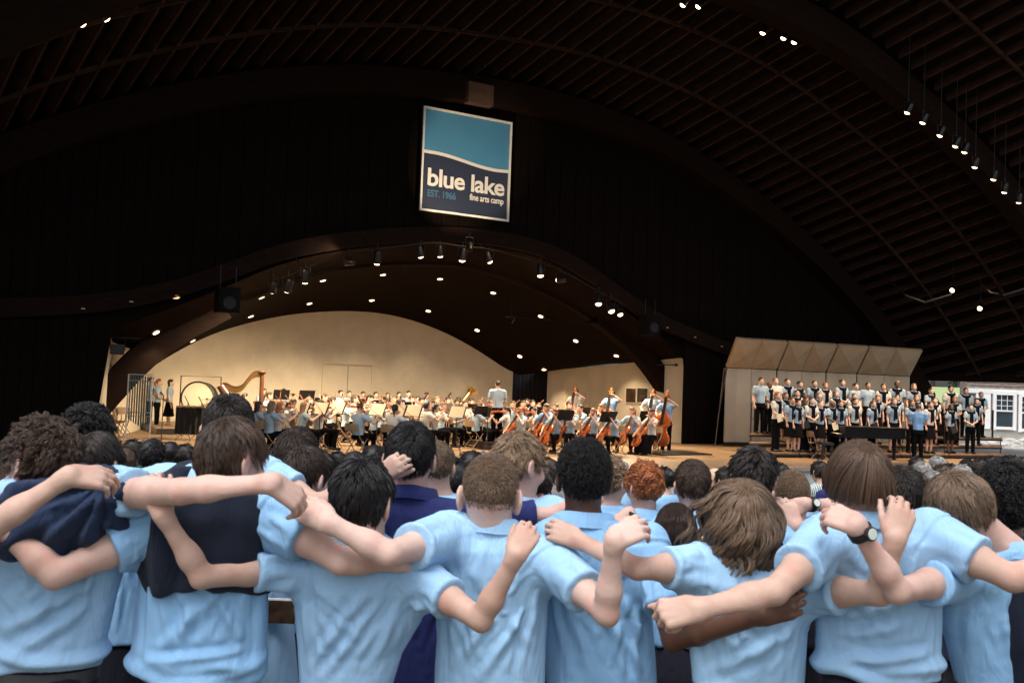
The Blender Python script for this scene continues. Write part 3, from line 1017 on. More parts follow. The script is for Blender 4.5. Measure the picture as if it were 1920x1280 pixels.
# ------------------------------------------------------------------ hair
def hair_mat(name, col, var=.55):
    if name in MATS: return MATS[name]
    m = bpy.data.materials.new(name); m.use_nodes = True
    nt = m.node_tree; b = nt.nodes['Principled BSDF']
    b.inputs['Roughness'].default_value = .42
    b.inputs['Specular IOR Level'].default_value = .35
    hi = nt.nodes.new('ShaderNodeAttribute'); hi.attribute_name = 'lockc'
    rp = nt.nodes.new('ShaderNodeValToRGB')
    c = Vector(col)
    rp.color_ramp.elements[0].color = (*(c * (1 - var)), 1)
    rp.color_ramp.elements[1].color = (*(c * (1 + var)), 1)
    nt.links.new(hi.outputs['Fac'], rp.inputs[0])
    nt.links.new(rp.outputs[0], b.inputs['Base Color'])
    MATS[name] = m
    return m
HR = A(.074, .094, .090)          # cranium radii
HC = A(0, -.008, .018)
def hair_mask(q, nape=-.075, front=.062, side=-.03, back_w=.055):
    """q: points in head space -> True where hair grows"""
    x, y, z = q[:, 0], q[:, 1], q[:, 2]
    line = np.where(y < -.035, nape + np.clip(np.abs(x) - back_w, 0, 1) * .8, 0)
    f2 = np.where((y >= -.035) & (y < .030), np.clip(side + (y + .035) * .2 + np.where(np.abs(y + .012) < .022, .045, .0), -.05, .05), line)
    f3 = np.where(y >= .030, side + .03 + (y - .030) * (front - side - .03) / .050, f2)
    return z > np.minimum(f3, front + .02)
def hair_cap(name, sp, s, res):
    """smooth inner volume of the hair in head space (so that the strands never show scalp)"""
    t = sp.get('thick', .010)
    F = Field(res)
    F.ell(HC * s, (HR + t * .5) * s, .01)
    if sp.get('long'):
        L = sp['long']
        F.loft([(-L * s, 0, -.055 * s, .085 * s, .035 * s), (-.06 * s, 0, -.05 * s, .090 * s, .055 * s), (.02 * s, 0, -.025 * s, .078 * s, .075 * s)], .03)
    V, Q = F.mesh_data()
    q = V / s
    nape = -sp['long'] if sp.get('long') else sp.get('nape', -.075)
    keep = hair_mask(q, nape + .004, sp.get('front', .062), sp.get('side', -.03), .09 if sp.get('long') else .055)
    if sp.get('long'): keep |= (q[:, 2] < -.03) & (q[:, 1] < .0)
    kf = keep[Q].all(1)
    Q = Q[kf]
    used = np.unique(Q); mp = np.full(len(V), -1); mp[used] = np.arange(len(used))
    return to_mesh(name, V[used], mp[Q])
def hair_strands(name, sp, s, M, seed):
    """strand polylines in head space, combed away from the crown and pulled down (world up = M^T z)"""
    g = np.random.default_rng(seed)
    N = sp.get('n', 3500); ln = sp.get('len', .03); K = sp.get('seg', 6); curl = sp.get('curl', 0.0); lift = sp.get('lift', .008)
    d = g.normal(size=(N * 6, 3)); d /= np.linalg.norm(d, axis=1, keepdims=True)
    p = HC + d * HR
    jit = g.normal(size=p.shape) * .005
    rz_ = sp.get('rootz', -1)
    thin = (p[:, 2] > rz_) | (g.uniform(size=len(p)) < .16)
    p, jit = p[thin], jit[thin]
    ok = hair_mask(p + jit, sp.get('nape', -.075), sp.get('front', .062), sp.get('side', -.03)); p = p[ok][:N]; N = len(p)
    crown = unit(A(*sp.get('crown', (-.15, -.62, .75))))
    down = M.T @ A(0, 0, -1)
    comb = A(*sp.get('comb', (0, 0, 0)))
    L = ln * g.uniform(.65, 1.15, N)[:, None]
    if 'zend' in sp:
        L = (np.clip((p[:, 2] - sp['zend']) * 1.38, .03, .5) * g.uniform(.86, 1.06, N))[:, None]
    # locks: neighbouring strands share a bend
    nl = sp.get('locks', 60)
    seeds = p[g.integers(0, N, nl)]
    lk = np.argmin(((p[:, None, :] - seeds[None]) ** 2).sum(2), 1)
    lock_d = g.normal(size=(nl, 3)) * sp.get('messy', .25)
    ph = g.uniform(0, 6.28, nl)[lk][:, None] + g.normal(size=(N, 1)) * .22
    fr = g.uniform(.8, 1.25, nl)[lk][:, None]
    ax1 = g.normal(size=(nl, 3))[lk]; ax1 /= np.linalg.norm(ax1, axis=1, keepdims=True)
    pts = np.zeros((N, K, 3), dtype=np.float32)
    q = p.copy()
    grav = sp.get('grav', .6)
    pts[:, 0] = q
    stand = sp.get('stand', 0.15)
    for j in range(1, K):
        u = j / (K - 1)
        nr = (q - HC) / HR; nr /= np.linalg.norm(nr, axis=1, keepdims=True)
        away = nr - crown * (nr @ crown)[:, None] * 0 - crown
        away -= nr * (away * nr).sum(1, keepdims=True)
        away /= np.maximum(np.linalg.norm(away, axis=1, keepdims=True), .15)
        v = away + lock_d[lk] + g.normal(size=(N, 3)) * sp.get('frizz', .10) + down * grav * (.3 + u) + comb + nr * stand * (1.6 - u)
        v /= np.linalg.norm(v, axis=1, keepdims=True)
        q = q + v * L / (K - 1)
        # keep outside of the cranium shell
        e = (q - HC) / HR; r = np.linalg.norm(e, axis=1, keepdims=True)
        tgt = 1 + lift / .088 * (.35 + .65 * math.sin(min(1, u * 1.3) * 1.57))
        e2 = np.where(r < tgt, e / r * tgt, e)
        q = HC + e2 * HR
        o = q
        if curl:
            t1 = np.cross(ax1, v); t1 /= np.maximum(np.linalg.norm(t1, axis=1, keepdims=True), 1e-5)
            t2 = np.cross(v, t1)
            a = ph + u * sp.get('turns', 1.5) * 6.28 * fr
            o = q + (t1 * np.cos(a) + t2 * np.sin(a)) * curl * min(1, u * 1.6)
        pts[:, j] = o
    cl = sp.get('clump', .3)
    if cl:
        ncl = max(nl, N // 13); sd = p[g.integers(0, N, ncl)]
        ck = np.concatenate([np.argmin(((p[a:a + 1500, None, :] - sd[None]) ** 2).sum(2), 1) for a in range(0, N, 1500)])
        nc = np.maximum(np.bincount(ck, minlength=ncl), 1)
        for j in range(1, K):
            mean = np.stack([np.bincount(ck, pts[:, j, q_], ncl) / nc for q_ in range(3)], 1)
            f_ = cl * (j / (K - 1)) ** .7
            pts[:, j] = pts[:, j] * (1 - f_) + mean[ck] * f_
    pts *= s
    cu = bpy.data.hair_curves.new(name)
    cu.add_curves([K] * N)
    cu.attributes['position'].data.foreach_set('vector', pts.astype(np.float32).ravel())
    ra = cu.attributes.get('radius') or cu.attributes.new('radius', 'FLOAT', 'POINT')
    w = sp.get('w', .0011)
    rad = np.tile(w * np.linspace(1, .45, K), N).astype(np.float32)
    ra.data.foreach_set('value', rad)
    lc = cu.attributes.new('lockc', 'FLOAT', 'CURVE')
    lv = np.clip(g.uniform(.0, .85, nl)[lk] * .75 + g.uniform(0, .4, N), 0, 1).astype(np.float32)
    lc.data.foreach_set('value', lv)
    return cu
# =================================================================== people close to the camera
M_skin = {
    'pale': pm('pale skin', (0.55, 0.385, 0.33), .08, 12, .6, .12, 60, sss=.05, spec=.3),
    'pink': pm('pinkish skin', (0.52, 0.345, 0.29), .10, 12, .6, .12, 60, sss=.05, spec=.3),
    'tan': pm('tan skin', (0.38, 0.235, 0.17), .10, 12, .6, .12, 60, sss=.05, spec=.3),
    'fair': pm('fair skin', (0.46, 0.305, 0.245), .10, 12, .6, .12, 60, sss=.05, spec=.3),
    'brown': pm('dark brown skin', (0.105, 0.048, 0.030), .10, 9, .45, .05, 90, spec=.4),
}
def blotch(m, col2, sc=14):
    nt = m.node_tree; b = nt.nodes['Principled BSDF']
    src = b.inputs['Base Color'].links[0].from_socket
    nz = nt.nodes.new('ShaderNodeTexNoise'); nz.inputs['Scale'].default_value = sc; nz.inputs['Detail'].default_value = 2
    tc = nt.nodes.new('ShaderNodeTexCoord'); nt.links.new(tc.outputs['Object'], nz.inputs['Vector'])
    rp = nt.nodes.new('ShaderNodeMapRange'); rp.inputs[1].default_value = .50; rp.inputs[2].default_value = .72; rp.inputs[4].default_value = .75
    nt.links.new(nz.outputs['Fac'], rp.inputs[0])
    mx = nt.nodes.new('ShaderNodeMix'); mx.data_type = 'RGBA'
    nt.links.new(rp.outputs[0], mx.inputs['Factor']); nt.links.new(src, mx.inputs['A']); mx.inputs['B'].default_value = (*col2, 1)
    nt.links.new(mx.outputs['Result'], b.inputs['Base Color'])
blotch(M_skin['pale'], (.56, .31, .26)); blotch(M_skin['pink'], (.52, .27, .22)); blotch(M_skin['fair'], (.45, .245, .185)); blotch(M_skin['tan'], (.35, .185, .125)); blotch(M_skin['brown'], (.075, .032, .02))
def cloth(name, col, var=.06, bump=.25, drape=.30, spec=.2, sheen=.06):
    m = pm(name, col, var, 5, .85, bump, 700, sheen=sheen, spec=spec)
    nt = m.node_tree; b = nt.nodes['Principled BSDF']
    src = b.inputs['Normal'].links[0].from_socket if b.inputs['Normal'].links else None
    tc = nt.nodes.new('ShaderNodeTexCoord'); mp = nt.nodes.new('ShaderNodeMapping')
    mp.inputs['Rotation'].default_value = (0, .35, 0); mp.inputs['Scale'].default_value = (1.3, 1, .36)
    nz = nt.nodes.new('ShaderNodeTexNoise'); nz.inputs['Scale'].default_value = 13; nz.inputs['Detail'].default_value = 2.5; nz.inputs['Distortion'].default_value = .8
    ab = nt.nodes.new('ShaderNodeMath'); ab.operation = 'SUBTRACT'; ab.inputs[1].default_value = .5
    a2 = nt.nodes.new('ShaderNodeMath'); a2.operation = 'ABSOLUTE'
    bp = nt.nodes.new('ShaderNodeBump'); bp.inputs['Strength'].default_value = drape; bp.inputs['Distance'].default_value = .045
    nt.links.new(tc.outputs['Object'], mp.inputs['Vector']); nt.links.new(mp.outputs[0], nz.inputs['Vector'])
    nt.links.new(nz.outputs['Fac'], ab.inputs[0]); nt.links.new(ab.outputs[0], a2.inputs[0]); nt.links.new(a2.outputs[0], bp.inputs['Height'])
    if src: nt.links.new(src, bp.inputs['Normal'])
    nt.links.new(bp.outputs[0], b.inputs['Normal'])
    return m
M_shirt = cloth('light blue pique cotton', (0.245, 0.455, 0.715))
M_shirt3 = cloth('faded blue pique cotton', (0.285, 0.475, 0.70))
M_shirt2 = cloth('pale blue pique cotton', (0.31, 0.515, 0.745))
M_navy = cloth('navy fleece', (0.017, 0.032, 0.078), .2, .5, .5)
M_navyd = cloth('dark navy knit', (0.009, 0.014, 0.030), .2, .5, .4)
M_navypolo = cloth('navy polo cotton', (0.016, 0.022, 0.105), .12, .3)
M_trouser = cloth('dark navy trousers', (0.008, 0.009, 0.017), .25, .3)
M_jeans = cloth('blue denim', (0.05, 0.09, 0.2), .2, .5)
M_belt = pm('dark grey webbing belt', (0.035, 0.037, 0.042), .15, 40, .6)
M_beltbr = pm('brown leather belt', (0.05, 0.022, 0.014), .15, 20, .5)
M_shoe = pm('black leather shoe', (0.012, 0.011, 0.011), .2, 10, .4)
M_eye = pm('eye white', (.75, .73, .7), .02, 5, .2)
M_glass_frame = pm('black spectacle frame', (.01, .01, .012), 0, rough=.3)
M_lens = pm('spectacle lens glass', (.9, .93, .95), 0, rough=.05, trans=.95)
M_watch = pm('black watch strap rubber', (.012, .012, .013), .1, 20, .45)
M_watchface = pm('pale watch face', (.55, .62, .58), .05, 40, .25)
HAIRC = {'mbrown': (.078, .047, .031), 'black': (.008, .007, .008), 'dark': (.018, .013, .011), 'brown': (.050, .030, .020), 'lbrown': (.13, .085, .055), 'blond': (.21, .14, .085),
         'ginger': (.27, .090, .032), 'grey': (.28, .27, .26), 'dkbrown': (.028, .017, .013)}
def capmat(c): return pm(c + ' hair undercoat', [v * .7 for v in HAIRC[c]], .3, 60, .9, .4, 150, spec=.1)
def hairm(c): return hair_mat(c + ' hair', HAIRC[c])
def LP(x, y, Z):
    p = at(x, y, Z)
    return A(p.x * R0.x + p.y * R0.y, p.x * F0.x + p.y * F0.y, p.z)
STYLES = {
    'crew': dict(clump=0.15, n=4200, len=.024, lift=.008, thick=.008, stand=.5, grav=.25, messy=.18, frizz=.14, w=.0011, locks=80),
    'buzz': dict(clump=0, n=4200, len=.010, lift=.003, thick=.003, stand=.9, grav=.1, messy=.1, frizz=.2, w=.0009, seg=4),
    'medium': dict(rootz=-.03, clump=0.5, n=5200, len=.075, lift=.017, thick=.017, stand=.25, grav=.75, messy=.30, frizz=.07, w=.0011, locks=70, seg=8, nape=-.085),
    'bowl': dict(zend=-.062, rootz=-.01, clump=0.45, n=5600, len=.105, lift=.019, thick=.018, stand=.12, grav=.9, messy=.16, frizz=.04, w=.0011, locks=60, seg=9, nape=-.095, side=-.05),
    'tousle': dict(clump=0.55, n=5200, len=.055, lift=.016, thick=.014, stand=.55, grav=.35, messy=.55, frizz=.09, w=.0011, locks=110, seg=7, crown=(.15, -.5, .85)),
    'curly': dict(clump=0.6, n=6000, len=.075, lift=.024, thick=.020, stand=.5, grav=.35, messy=.5, frizz=.2, w=.0011, locks=240, seg=11, curl=.009, turns=1.1, nape=-.085),
    'coil': dict(clump=0, n=5600, len=.022, lift=.012, thick=.013, stand=.9, grav=.05, messy=.3, frizz=.5, w=.0009, locks=600, seg=8, curl=.003, turns=2.0, nape=-.085),
    'afro': dict(clump=0.25, n=8500, len=.06, lift=.034, thick=.030, stand=1.0, grav=.05, messy=.3, frizz=.45, w=.0011, locks=500, seg=9, curl=.007, turns=2.0, nape=-.08),
    'wavy': dict(zend=-.125, rootz=.02, clump=0.72, n=7000, len=.185, lift=.026, thick=.026, stand=.3, grav=.9, messy=.16, frizz=.03, w=.0012, locks=70, seg=18, curl=.016, turns=2.0, nape=-.085, side=-.06, long=.075),
    'long': dict(zend=-.24, rootz=.02, clump=0.4, n=6500, len=.30, lift=.022, thick=.02, stand=.08, grav=1.6, messy=.12, frizz=.03, w=.0012, locks=60, seg=12, nape=-.085, side=-.06, long=.22),
}
DOWN3 = A(0, 0, -1)
PCOUNT = [0]
def near(label, Z, head, rows, arms=(), hair=('dark', 'crew'), skin='fair', shirt=None, collar=None, waist=None, belt=None, overlay=None,
         res=.0058, folds=1.0, glasses=False, depth=.60, seed=None, watch=None, group='young people in the linked rows watching the stage', trousers=None,
         fold_list=(), gz=None):
    PCOUNT[0] += 1
    seed = seed or PCOUNT[0] * 13
    g = np.random.default_rng(seed)
    shirt = shirt or M_shirt
    hx, hy, hw, yaw, pitch, roll = head
    rws = []
    for r in rows:
        y, xl, xr = r[:3]; dz = r[3] if len(r) > 3 else 0
        p = LP((xl + xr) / 2, y, Z + dz); a = (xr - xl) / 2 * Z / FPX
        b = min(.135, max(.075, a * depth))
        rws.append((p[2], p[0], p[1], a, b))
    rws.sort()
    tz, tx, ty = rws[-1][0], rws[-1][1], rws[-1][2]
    bx, by = rws[0][1], rws[0][2]
    wp = R0 * float(bx) + F0 * float(by)
    gz = ground_z(wp.y) if gz is None else gz
    root = empty('person', (wp.x, wp.y, gz), -YAW, label, 'person', group)
    O = A(bx, by, gz)
    rl = [(z - gz, x - bx, y - by, a, b) for z, x, y, a, b in rws]
    # ---------- head
    sp0 = dict(STYLES[hair[1]]); sp0.update(hair[2] if len(hair) > 2 else {})
    hs = hw * Z / FPX / (.150 + 1.7 * sp0.get('lift', .008))
    Mh = head_axes(yaw, pitch, roll)
    hc = LP(hx, hy, Z + head_dz.get(label, 0)) - O
    hc = hc - Mh @ (HC * hs) * .5
    B = Field(res)
    add_head(B, hc, Mh, hs)
    nb = A(rl[-1][1], rl[-1][2] + .005, rl[-1][0] - .02)
    B.cone(hc + Mh @ (A(0, -.018, -.045) * hs), nb, .050 * hs, .060 * hs, .03)
    core = [(z, x, y, a * .72, b * .66) for z, x, y, a, b in rl if z < rl[-1][0] - .03]
    core.append((rl[-1][0] - .01, rl[-1][1], rl[-1][2], rl[-1][3] * .62, rl[-1][4] * .62))
    B.loft(core, .04)
    S = Field(.0062 if res < .006 else .008)
    S.loft(rl, .02, 2.2)
    segs = []          # sleeve axes for folds
    watch_spec = None
    for ai, a in enumerate(arms):
        sh, el, wr = [LP(q[0], q[1], Z + (q[2] if len(q) > 2 else 0)) - O for q in (a['sh'], a['el'], a['wr'])]
        sc = a.get('s', 1.0)
        add_arm(B, sh, el, wr, sc, nrm=a.get('nrm', (0, -1, .35)))
        if 'kn' in a:
            kn = LP(a['kn'][0], a['kn'][1], Z + (a['kn'][2] if len(a['kn']) > 2 else a['wr'][2] if len(a['wr']) > 2 else 0)) - O
            # keep palm length realistic
            dkn = kn - wr
            kn = wr + unit(dkn) * min(.10, max(.078, float(np.linalg.norm(dkn)))) * sc
            add_hand(B, wr, kn, a.get('nrm', (0, -1, .35)), a.get('thumb', 1), a.get('curl', (35, 45, 30)), sc, a.get('spread', 0))
        fs = a.get('fs', .60)
        d = unit(el - sh); e = sh + (el - sh) * fs
        r0, r1 = a.get('r0', .074) * sc, a.get('r1', .060) * sc
        S.cone(sh - d * .02, e + d * .05, r0, r1, .055, cuts=[(e, d)])
        if a.get('long'):
            S.cone(e - d * .02, el, r1, .055 * sc, .02); e2 = el + (wr - el) * .9; dd = unit(wr - el)
            S.cone(el, e2 + dd * .03, .055 * sc, .042 * sc, .02, cuts=[(e2, dd)])
        else:
            S.cone(e - d * .020, e - d * .002, r1 + .007, r1 + .007, .002, cuts=[(e - d * .002, d), (e - d * .022, -d)])
        segs.append((sh, e, d, r0))
        if a.get('watch'):
            watch_spec = (wr, el, a)
    body = link('body', B.mesh('body', smooth_it=1), M_skin[skin], root)
    # ---------- shirt folds
    zt, zb = rl[-1][0], rl[0][0]
    cx = np.mean([r[1] for r in rl]); aw = np.mean([r[3] for r in rl]); bd = np.mean([r[4] for r in rl]); cyy = np.mean([r[2] for r in rl])
    lines = []
    for q in (-1, 1):
        for i_ in range(0, 8, 1 if folds > .8 else 2):
            s0 = A(cx + q * aw * g.uniform(.80, .98), cyy - bd * g.uniform(.5, .8), zt - (zt - zb) * g.uniform(.24, .36))
            e0 = A(cx + q * aw * (.90 - .17 * i_ + g.uniform(-.06, .06)), cyy - bd * 1.0, zb + (zt - zb) * (-.02 + .07 * i_ + g.uniform(-.03, .03)))
            lines.append((s0, e0, g.uniform(.004, .009), g.uniform(.009, .016)))
    for k in range(int(5 * folds)):
        x0 = cx + aw * g.uniform(-.6, .6)
        lines.append((A(x0, cyy - bd, zt - .10), A(x0 + g.uniform(-.05, .05), cyy - bd, zt - g.uniform(.22, .38)), g.uniform(.003, .006), g.uniform(.010, .018)))
    for (sh, e, d, r0) in segs:
        perp = unit(np.cross(d, A(0, 1, 0)))
        for k in range(6):
            o = perp * g.uniform(-.07, .07) - A(0, 1, 0) * r0 * .8
            st = sh + (e - sh) * g.uniform(-.5, .1)
            lines.append((st + o * .6, sh + (e - sh) * g.uniform(.5, .95) + o * 1.1, g.uniform(.003, .008), g.uniform(.008, .016)))
    for (xa, ya, xb, yb, am, wd) in fold_list:
        lines.append((LP(xa, ya, Z - bd) - O, LP(xb, yb, Z - bd) - O, am * 1.15, wd * 1.1))
    wn1, wn2 = Waves(seed, 26, (1, 1, .45)), Waves(seed + 1, 60, (1, 1, .6))
    def disp(V, N):
        h = wn1(V) * .0016 * folds + wn2(V) * .0006
        for a_, b_, am, wd in lines:
            ba = b_ - a_; t = np.clip(((V - a_) @ ba) / max(1e-9, float(ba @ ba)), 0, 1)
            dist = np.linalg.norm((V - a_ - t[:, None] * ba) * np.array([1, .55, 1]), axis=1)
            tap = np.sin(np.clip(t * .94 + .03, 0, 1) * math.pi) ** .6
            h = h + am * tap * (np.exp(-(dist / wd) ** 2) - .75 * np.exp(-((dist - 2.0 * wd) / wd) ** 2))
        for (sh_, e_, d_, r_) in segs:
            u = np.clip(-((V - e_) @ d_) / .05, 0, 1); near_ = np.linalg.norm(V - e_, axis=1) < .12
            h = np.where(near_, h * (.4 + .6 * u), h)
        h = np.clip(h, -.013, .018)
        for (sh_, e_, d_, r_) in segs:
            pl = (V - sh_) @ d_ - .012; nr_ = np.linalg.norm(V - sh_ - d_ * .012, axis=1) < .125
            h = h - np.where(nr_, .0045 * np.exp(-(pl / .0045) ** 2), 0) + np.where(nr_, .003 * np.exp(-((pl + .011) / .006) ** 2), 0)
        # bunching above a tucked hem
        if waist:
            u = np.clip((V[:, 2] - zb) / .10, 0, 1)
            h = h + (1 - u) * .010 * np.sin(V[:, 2] * 95 + wn1(V) * 1.5 + V[:, 0] * 9) + .012 * np.exp(-((V[:, 2] - zb - .035) / .03) ** 2)
        return V + N * h[:, None]
    so = link('shirt', S.mesh('shirt', disp, 1), shirt, root)
    # ---------- collar
    if collar:
        cxp, cyp, cw = collar
        cc = LP(cxp, cyp, Z) - O
        rx = cw * Z / FPX / 2
        mb = MB(); prof = [(-.012, -.03), (-.010, .020), (-.004, .026), (.004, .022), (.013, -.008), (.017, -.020), (.010, -.022)]
        n = 40; ry = min(.075, rx * .95)
        base = []
        for (dr, dz) in prof:
            for k in range(n):
                a = 2 * math.pi * k / n
                wob = .003 * math.sin(3 * a + seed)
                base.append((cc[0] + (rx + dr + wob) * math.cos(a), cc[1] + .004 + (ry + dr) * math.sin(a) , cc[2] + dz + wob - .020 * (math.sin(a) + 1)))
        fs_ = []
        for i in range(len(prof) - 1):
            for k in range(n):
                k2 = (k + 1) % n
                fs_.append((i * n + k, i * n + k2, (i + 1) * n + k2, (i + 1) * n + k))
        mb.add(base, fs_)
        mb.build('collar', shirt, so, 60)
    # ---------- draped garments
    if overlay:
        overlay(root, O, rl, Z, lines)
    # ---------- trousers, belt, shoes
    if waist:
        wz = LP(hx, waist, Z)[2] - gz
    else:
        wz = zb
    T = Field(.016)
    wx, wy, wa, wb = rl[0][1], rl[0][2], rl[0][3], rl[0][4]
    hipz = wz - .17; kz = .48
    ha = min(.19, max(.155, wa * .95)); lx = ha * .5
    T.loft([(wz - .22, wx, wy, ha, .125), (wz - .12, wx, wy, ha * 1.0, .125), (wz + .0, wx, wy, max(.13, wa * .9), max(.09, wb * .9))], .03)
    for q in (-1, 1):
        T.cone((wx + q * lx, wy, wz - .22), (wx + q * lx * 1.1, wy, kz), .098, .072, .04)
        T.cone((wx + q * lx * 1.1, wy, kz), (wx + q * lx * 1.15, wy - .01, .07), .072, .062, .03)
    link('trousers', T.mesh('trousers'), trousers or M_trouser, root)
    for q in (-1, 1):
        Sh = Field(.014); Sh.cone((wx + q * lx * 1.2, wy - .06, .045), (wx + q * lx * 1.3, wy + .15, .035), .042, .040, .02)
        link('shoe', Sh.mesh('shoe'), M_shoe, root)
    if belt:
        K = 48; mb = MB(); rws_ = []
        for (dr, dz) in ((.004, -.018), (.009, -.018), (.009, .018), (.004, .018)):
            rws_.append([(wx + (max(.13, wa * .9) + dr) * math.cos(2 * math.pi * k / K), wy + (max(.09, wb * .9) + dr) * math.sin(2 * math.pi * k / K), wz - .024 + dz) for k in range(K + 1)])
        mb.grid(rws_); mb.build('belt', belt, root, 40)
    # ---------- hair
    sp = dict(STYLES[hair[1]]); sp.update(hair[2] if len(hair) > 2 else {})
    if res > .007: sp['n'] = int(sp['n'] * .7); sp['w'] = sp['w'] * 1.2
    hm = hairm(hair[0])
    cap = link('hair', hair_cap('hair', sp, hs, .006), capmat(hair[0]), root)
    cap.location = hc; cap.rotation_euler = Matrix(Mh.tolist()).to_euler()
    st = link('hair_strands', hair_strands('hair_strands', sp, hs, Mh, seed), hm, cap)
    for q in (-1, 1):
        e = MB().lathe([(.001, -.0115), (.008, -.008), (.0115, 0), (.008, .008), (.001, .0115)], n=10).build('eye', M_eye, body, 80)
        e.location = hc + Mh @ (A(q * .031, .083, -.008) * hs); e.scale = (hs,) * 3
    if glasses:
        gm = MB()
        def G(x, y, z): return Vector((hc + Mh @ (A(x, y, z) * hs)).tolist())
        for q in (-1, 1):
            ring = [G(q * (.032 + .021 * math.cos(a)), .112 - .006 * abs(math.cos(a)), -.012 + .016 * math.sin(a)) for a in [k * math.pi / 8 for k in range(17)]]
            gm.tube(ring, .0018 * hs, 5)
            gm.tube([G(q * .053, .108, -.004), G(q * .074, .05, -.002), G(q * .080, -.01, .0), G(q * .080, -.022, -.012)], .0022 * hs, 6)
        gm.tube([G(-.011, .114, -.008), G(.011, .114, -.008)], .0018 * hs, 5)
        so_ = gm.build('spectacles', M_glass_frame, root, 60)
        for q in (-1, 1):
            lm = MB(); ring = [G(q * (.032 + .020 * math.cos(a)), .111, -.012 + .015 * math.sin(a)) for a in [k * math.pi / 8 for k in range(16)]]
            lm.add(ring, [tuple(range(16))]); lm.build('lens', M_lens, so_)
    if watch_spec:
        wr, el, a = watch_spec
        d = unit(wr - el); c = wr - d * .022
        wroot = empty('wrist_watch', root.matrix_world @ Vector((0, 0, 0)), 0)
        n = unit(A(*a.get('nrm', (0, -1, .35))) - d * float(A(*a.get('nrm', (0, -1, .35))) @ d)); lat = np.cross(d, n)
        wm = MB(); rr = []
        for dd_, ex in ((-.011, .0305), (-.011, .0335), (.011, .0335), (.011, .0305), (-.011, .0305)):
            rr.append([tuple(c + d * dd_ + (lat * math.cos(t) + n * math.sin(t)) * ex * a.get('s', 1)) for t in [k * math.pi / 12 for k in range(25)]])
        wm.grid(rr)
        wroot.location = wp + Vector((0, 0, gz)); wroot.rotation_euler = (0, 0, -YAW)
        wm.build('strap', M_watch, wroot, 40)
        Mx = Matrix((lat.tolist(), d.tolist(), n.tolist())).transposed()
        MB().lathe([(.017, -.004), (.019, 0), (.019, .007), (.016, .009)], Vector((c + n * .033).tolist()), 18, Mx).build('case', M_watch, wroot, 40)
        MB().lathe([(.0145, 0), (.014, .0012)], Vector((c + n * .0422).tolist()), 18, Mx).build('dial', M_watchface, wroot, 40)
        tag(wroot, a['watch'], 'watch')
    return root
head_dz = {}

def vest(rows_px, Zo, off=.014, mat=None, name='navy_vest', fold=.008, freq=38):
    def f(root, O, rl, Z, lines):
        F = Field(.008)
        rr = []
        for (y, xl, xr) in rows_px:
            p = LP((xl + xr) / 2, y, Z) - O; a = (xr - xl) / 2 * Z / FPX + off
            zz = [r[0] for r in rl]
            b = float(np.interp(p[2], zz, [r[4] for r in rl])) + off
            cy = float(np.interp(p[2], zz, [r[2] for r in rl]))
            rr.append((float(p[2]), float(p[0]), cy, a, b))
        F.loft(rr, .02, 2.3)
        w1 = Waves(77, freq, (1, 1, .35)); w2 = Waves(78, freq * 2.5, (1, 1, .5))
        zb = min(r[0] for r in rr)
        def disp(V, N):
            h = np.abs(w1(V)) * fold * 1.5 + w2(V) * fold * .25
            V = V + N * h[:, None]
            low = np.clip(1 - (V[:, 2] - zb) / .05, 0, 1)
            V[:, 2] += low * (.018 * np.sin(V[:, 0] * 14 + 1.0))
            return V
        link(name, F.mesh(name, disp, 1), mat or M_navyd, root)
    return f
def hoodie(Zo):
    def f(root, O, rl, Z, lines):
        F = Field(.008)
        def q(x, y, dz): return LP(x, y, Z + dz) - O
        F.loft([(float(q(100, y, 0)[2]), float(q((xl + xr) / 2, y, 0)[0]), float(q(100, y, 0)[1]), (xr - xl) / 2 * Z / FPX, b) for y, xl, xr, b in
                ((905, 20, 180, .085), (930, -50, 240, .12), (975, -75, 245, .15), (1015, -60, 225, .150), (1035, 0, 190, .135))], .03, 2.2)
        F.ell(q(110, 985, -.13), (.14, .035, .055), .05)
        F.cone(q(40, 930, -.10), q(190, 915, -.09), .05, .055, .04)
        F.cone(q(195, 925, -.08), q(225, 960, -.05), .055, .05, .04)
        w1, w2 = Waves(5, 30, (.7, 1, 1.6)), Waves(6, 62, (.5, 1, 1.7))
        def disp(V, N):
            c0 = q(232, 892, 0); dx, dz_ = V[:, 0] - c0[0], V[:, 2] - c0[2]
            th, rr_ = np.arctan2(dz_, dx), np.hypot(dx, dz_)
            fo = np.sin(th * 15 + 3 * np.sin(rr_ * 9)) * .012 * np.clip(rr_ / .12, 0, 1) + np.sin(th * 31 + rr_ * 12) * .004
            return V + N * (w1(V) * .010 + w2(V) * .004 + fo)[:, None]
        link('draped_hoodie', F.mesh('draped_hoodie', disp, 1), M_navy, root)
    return f

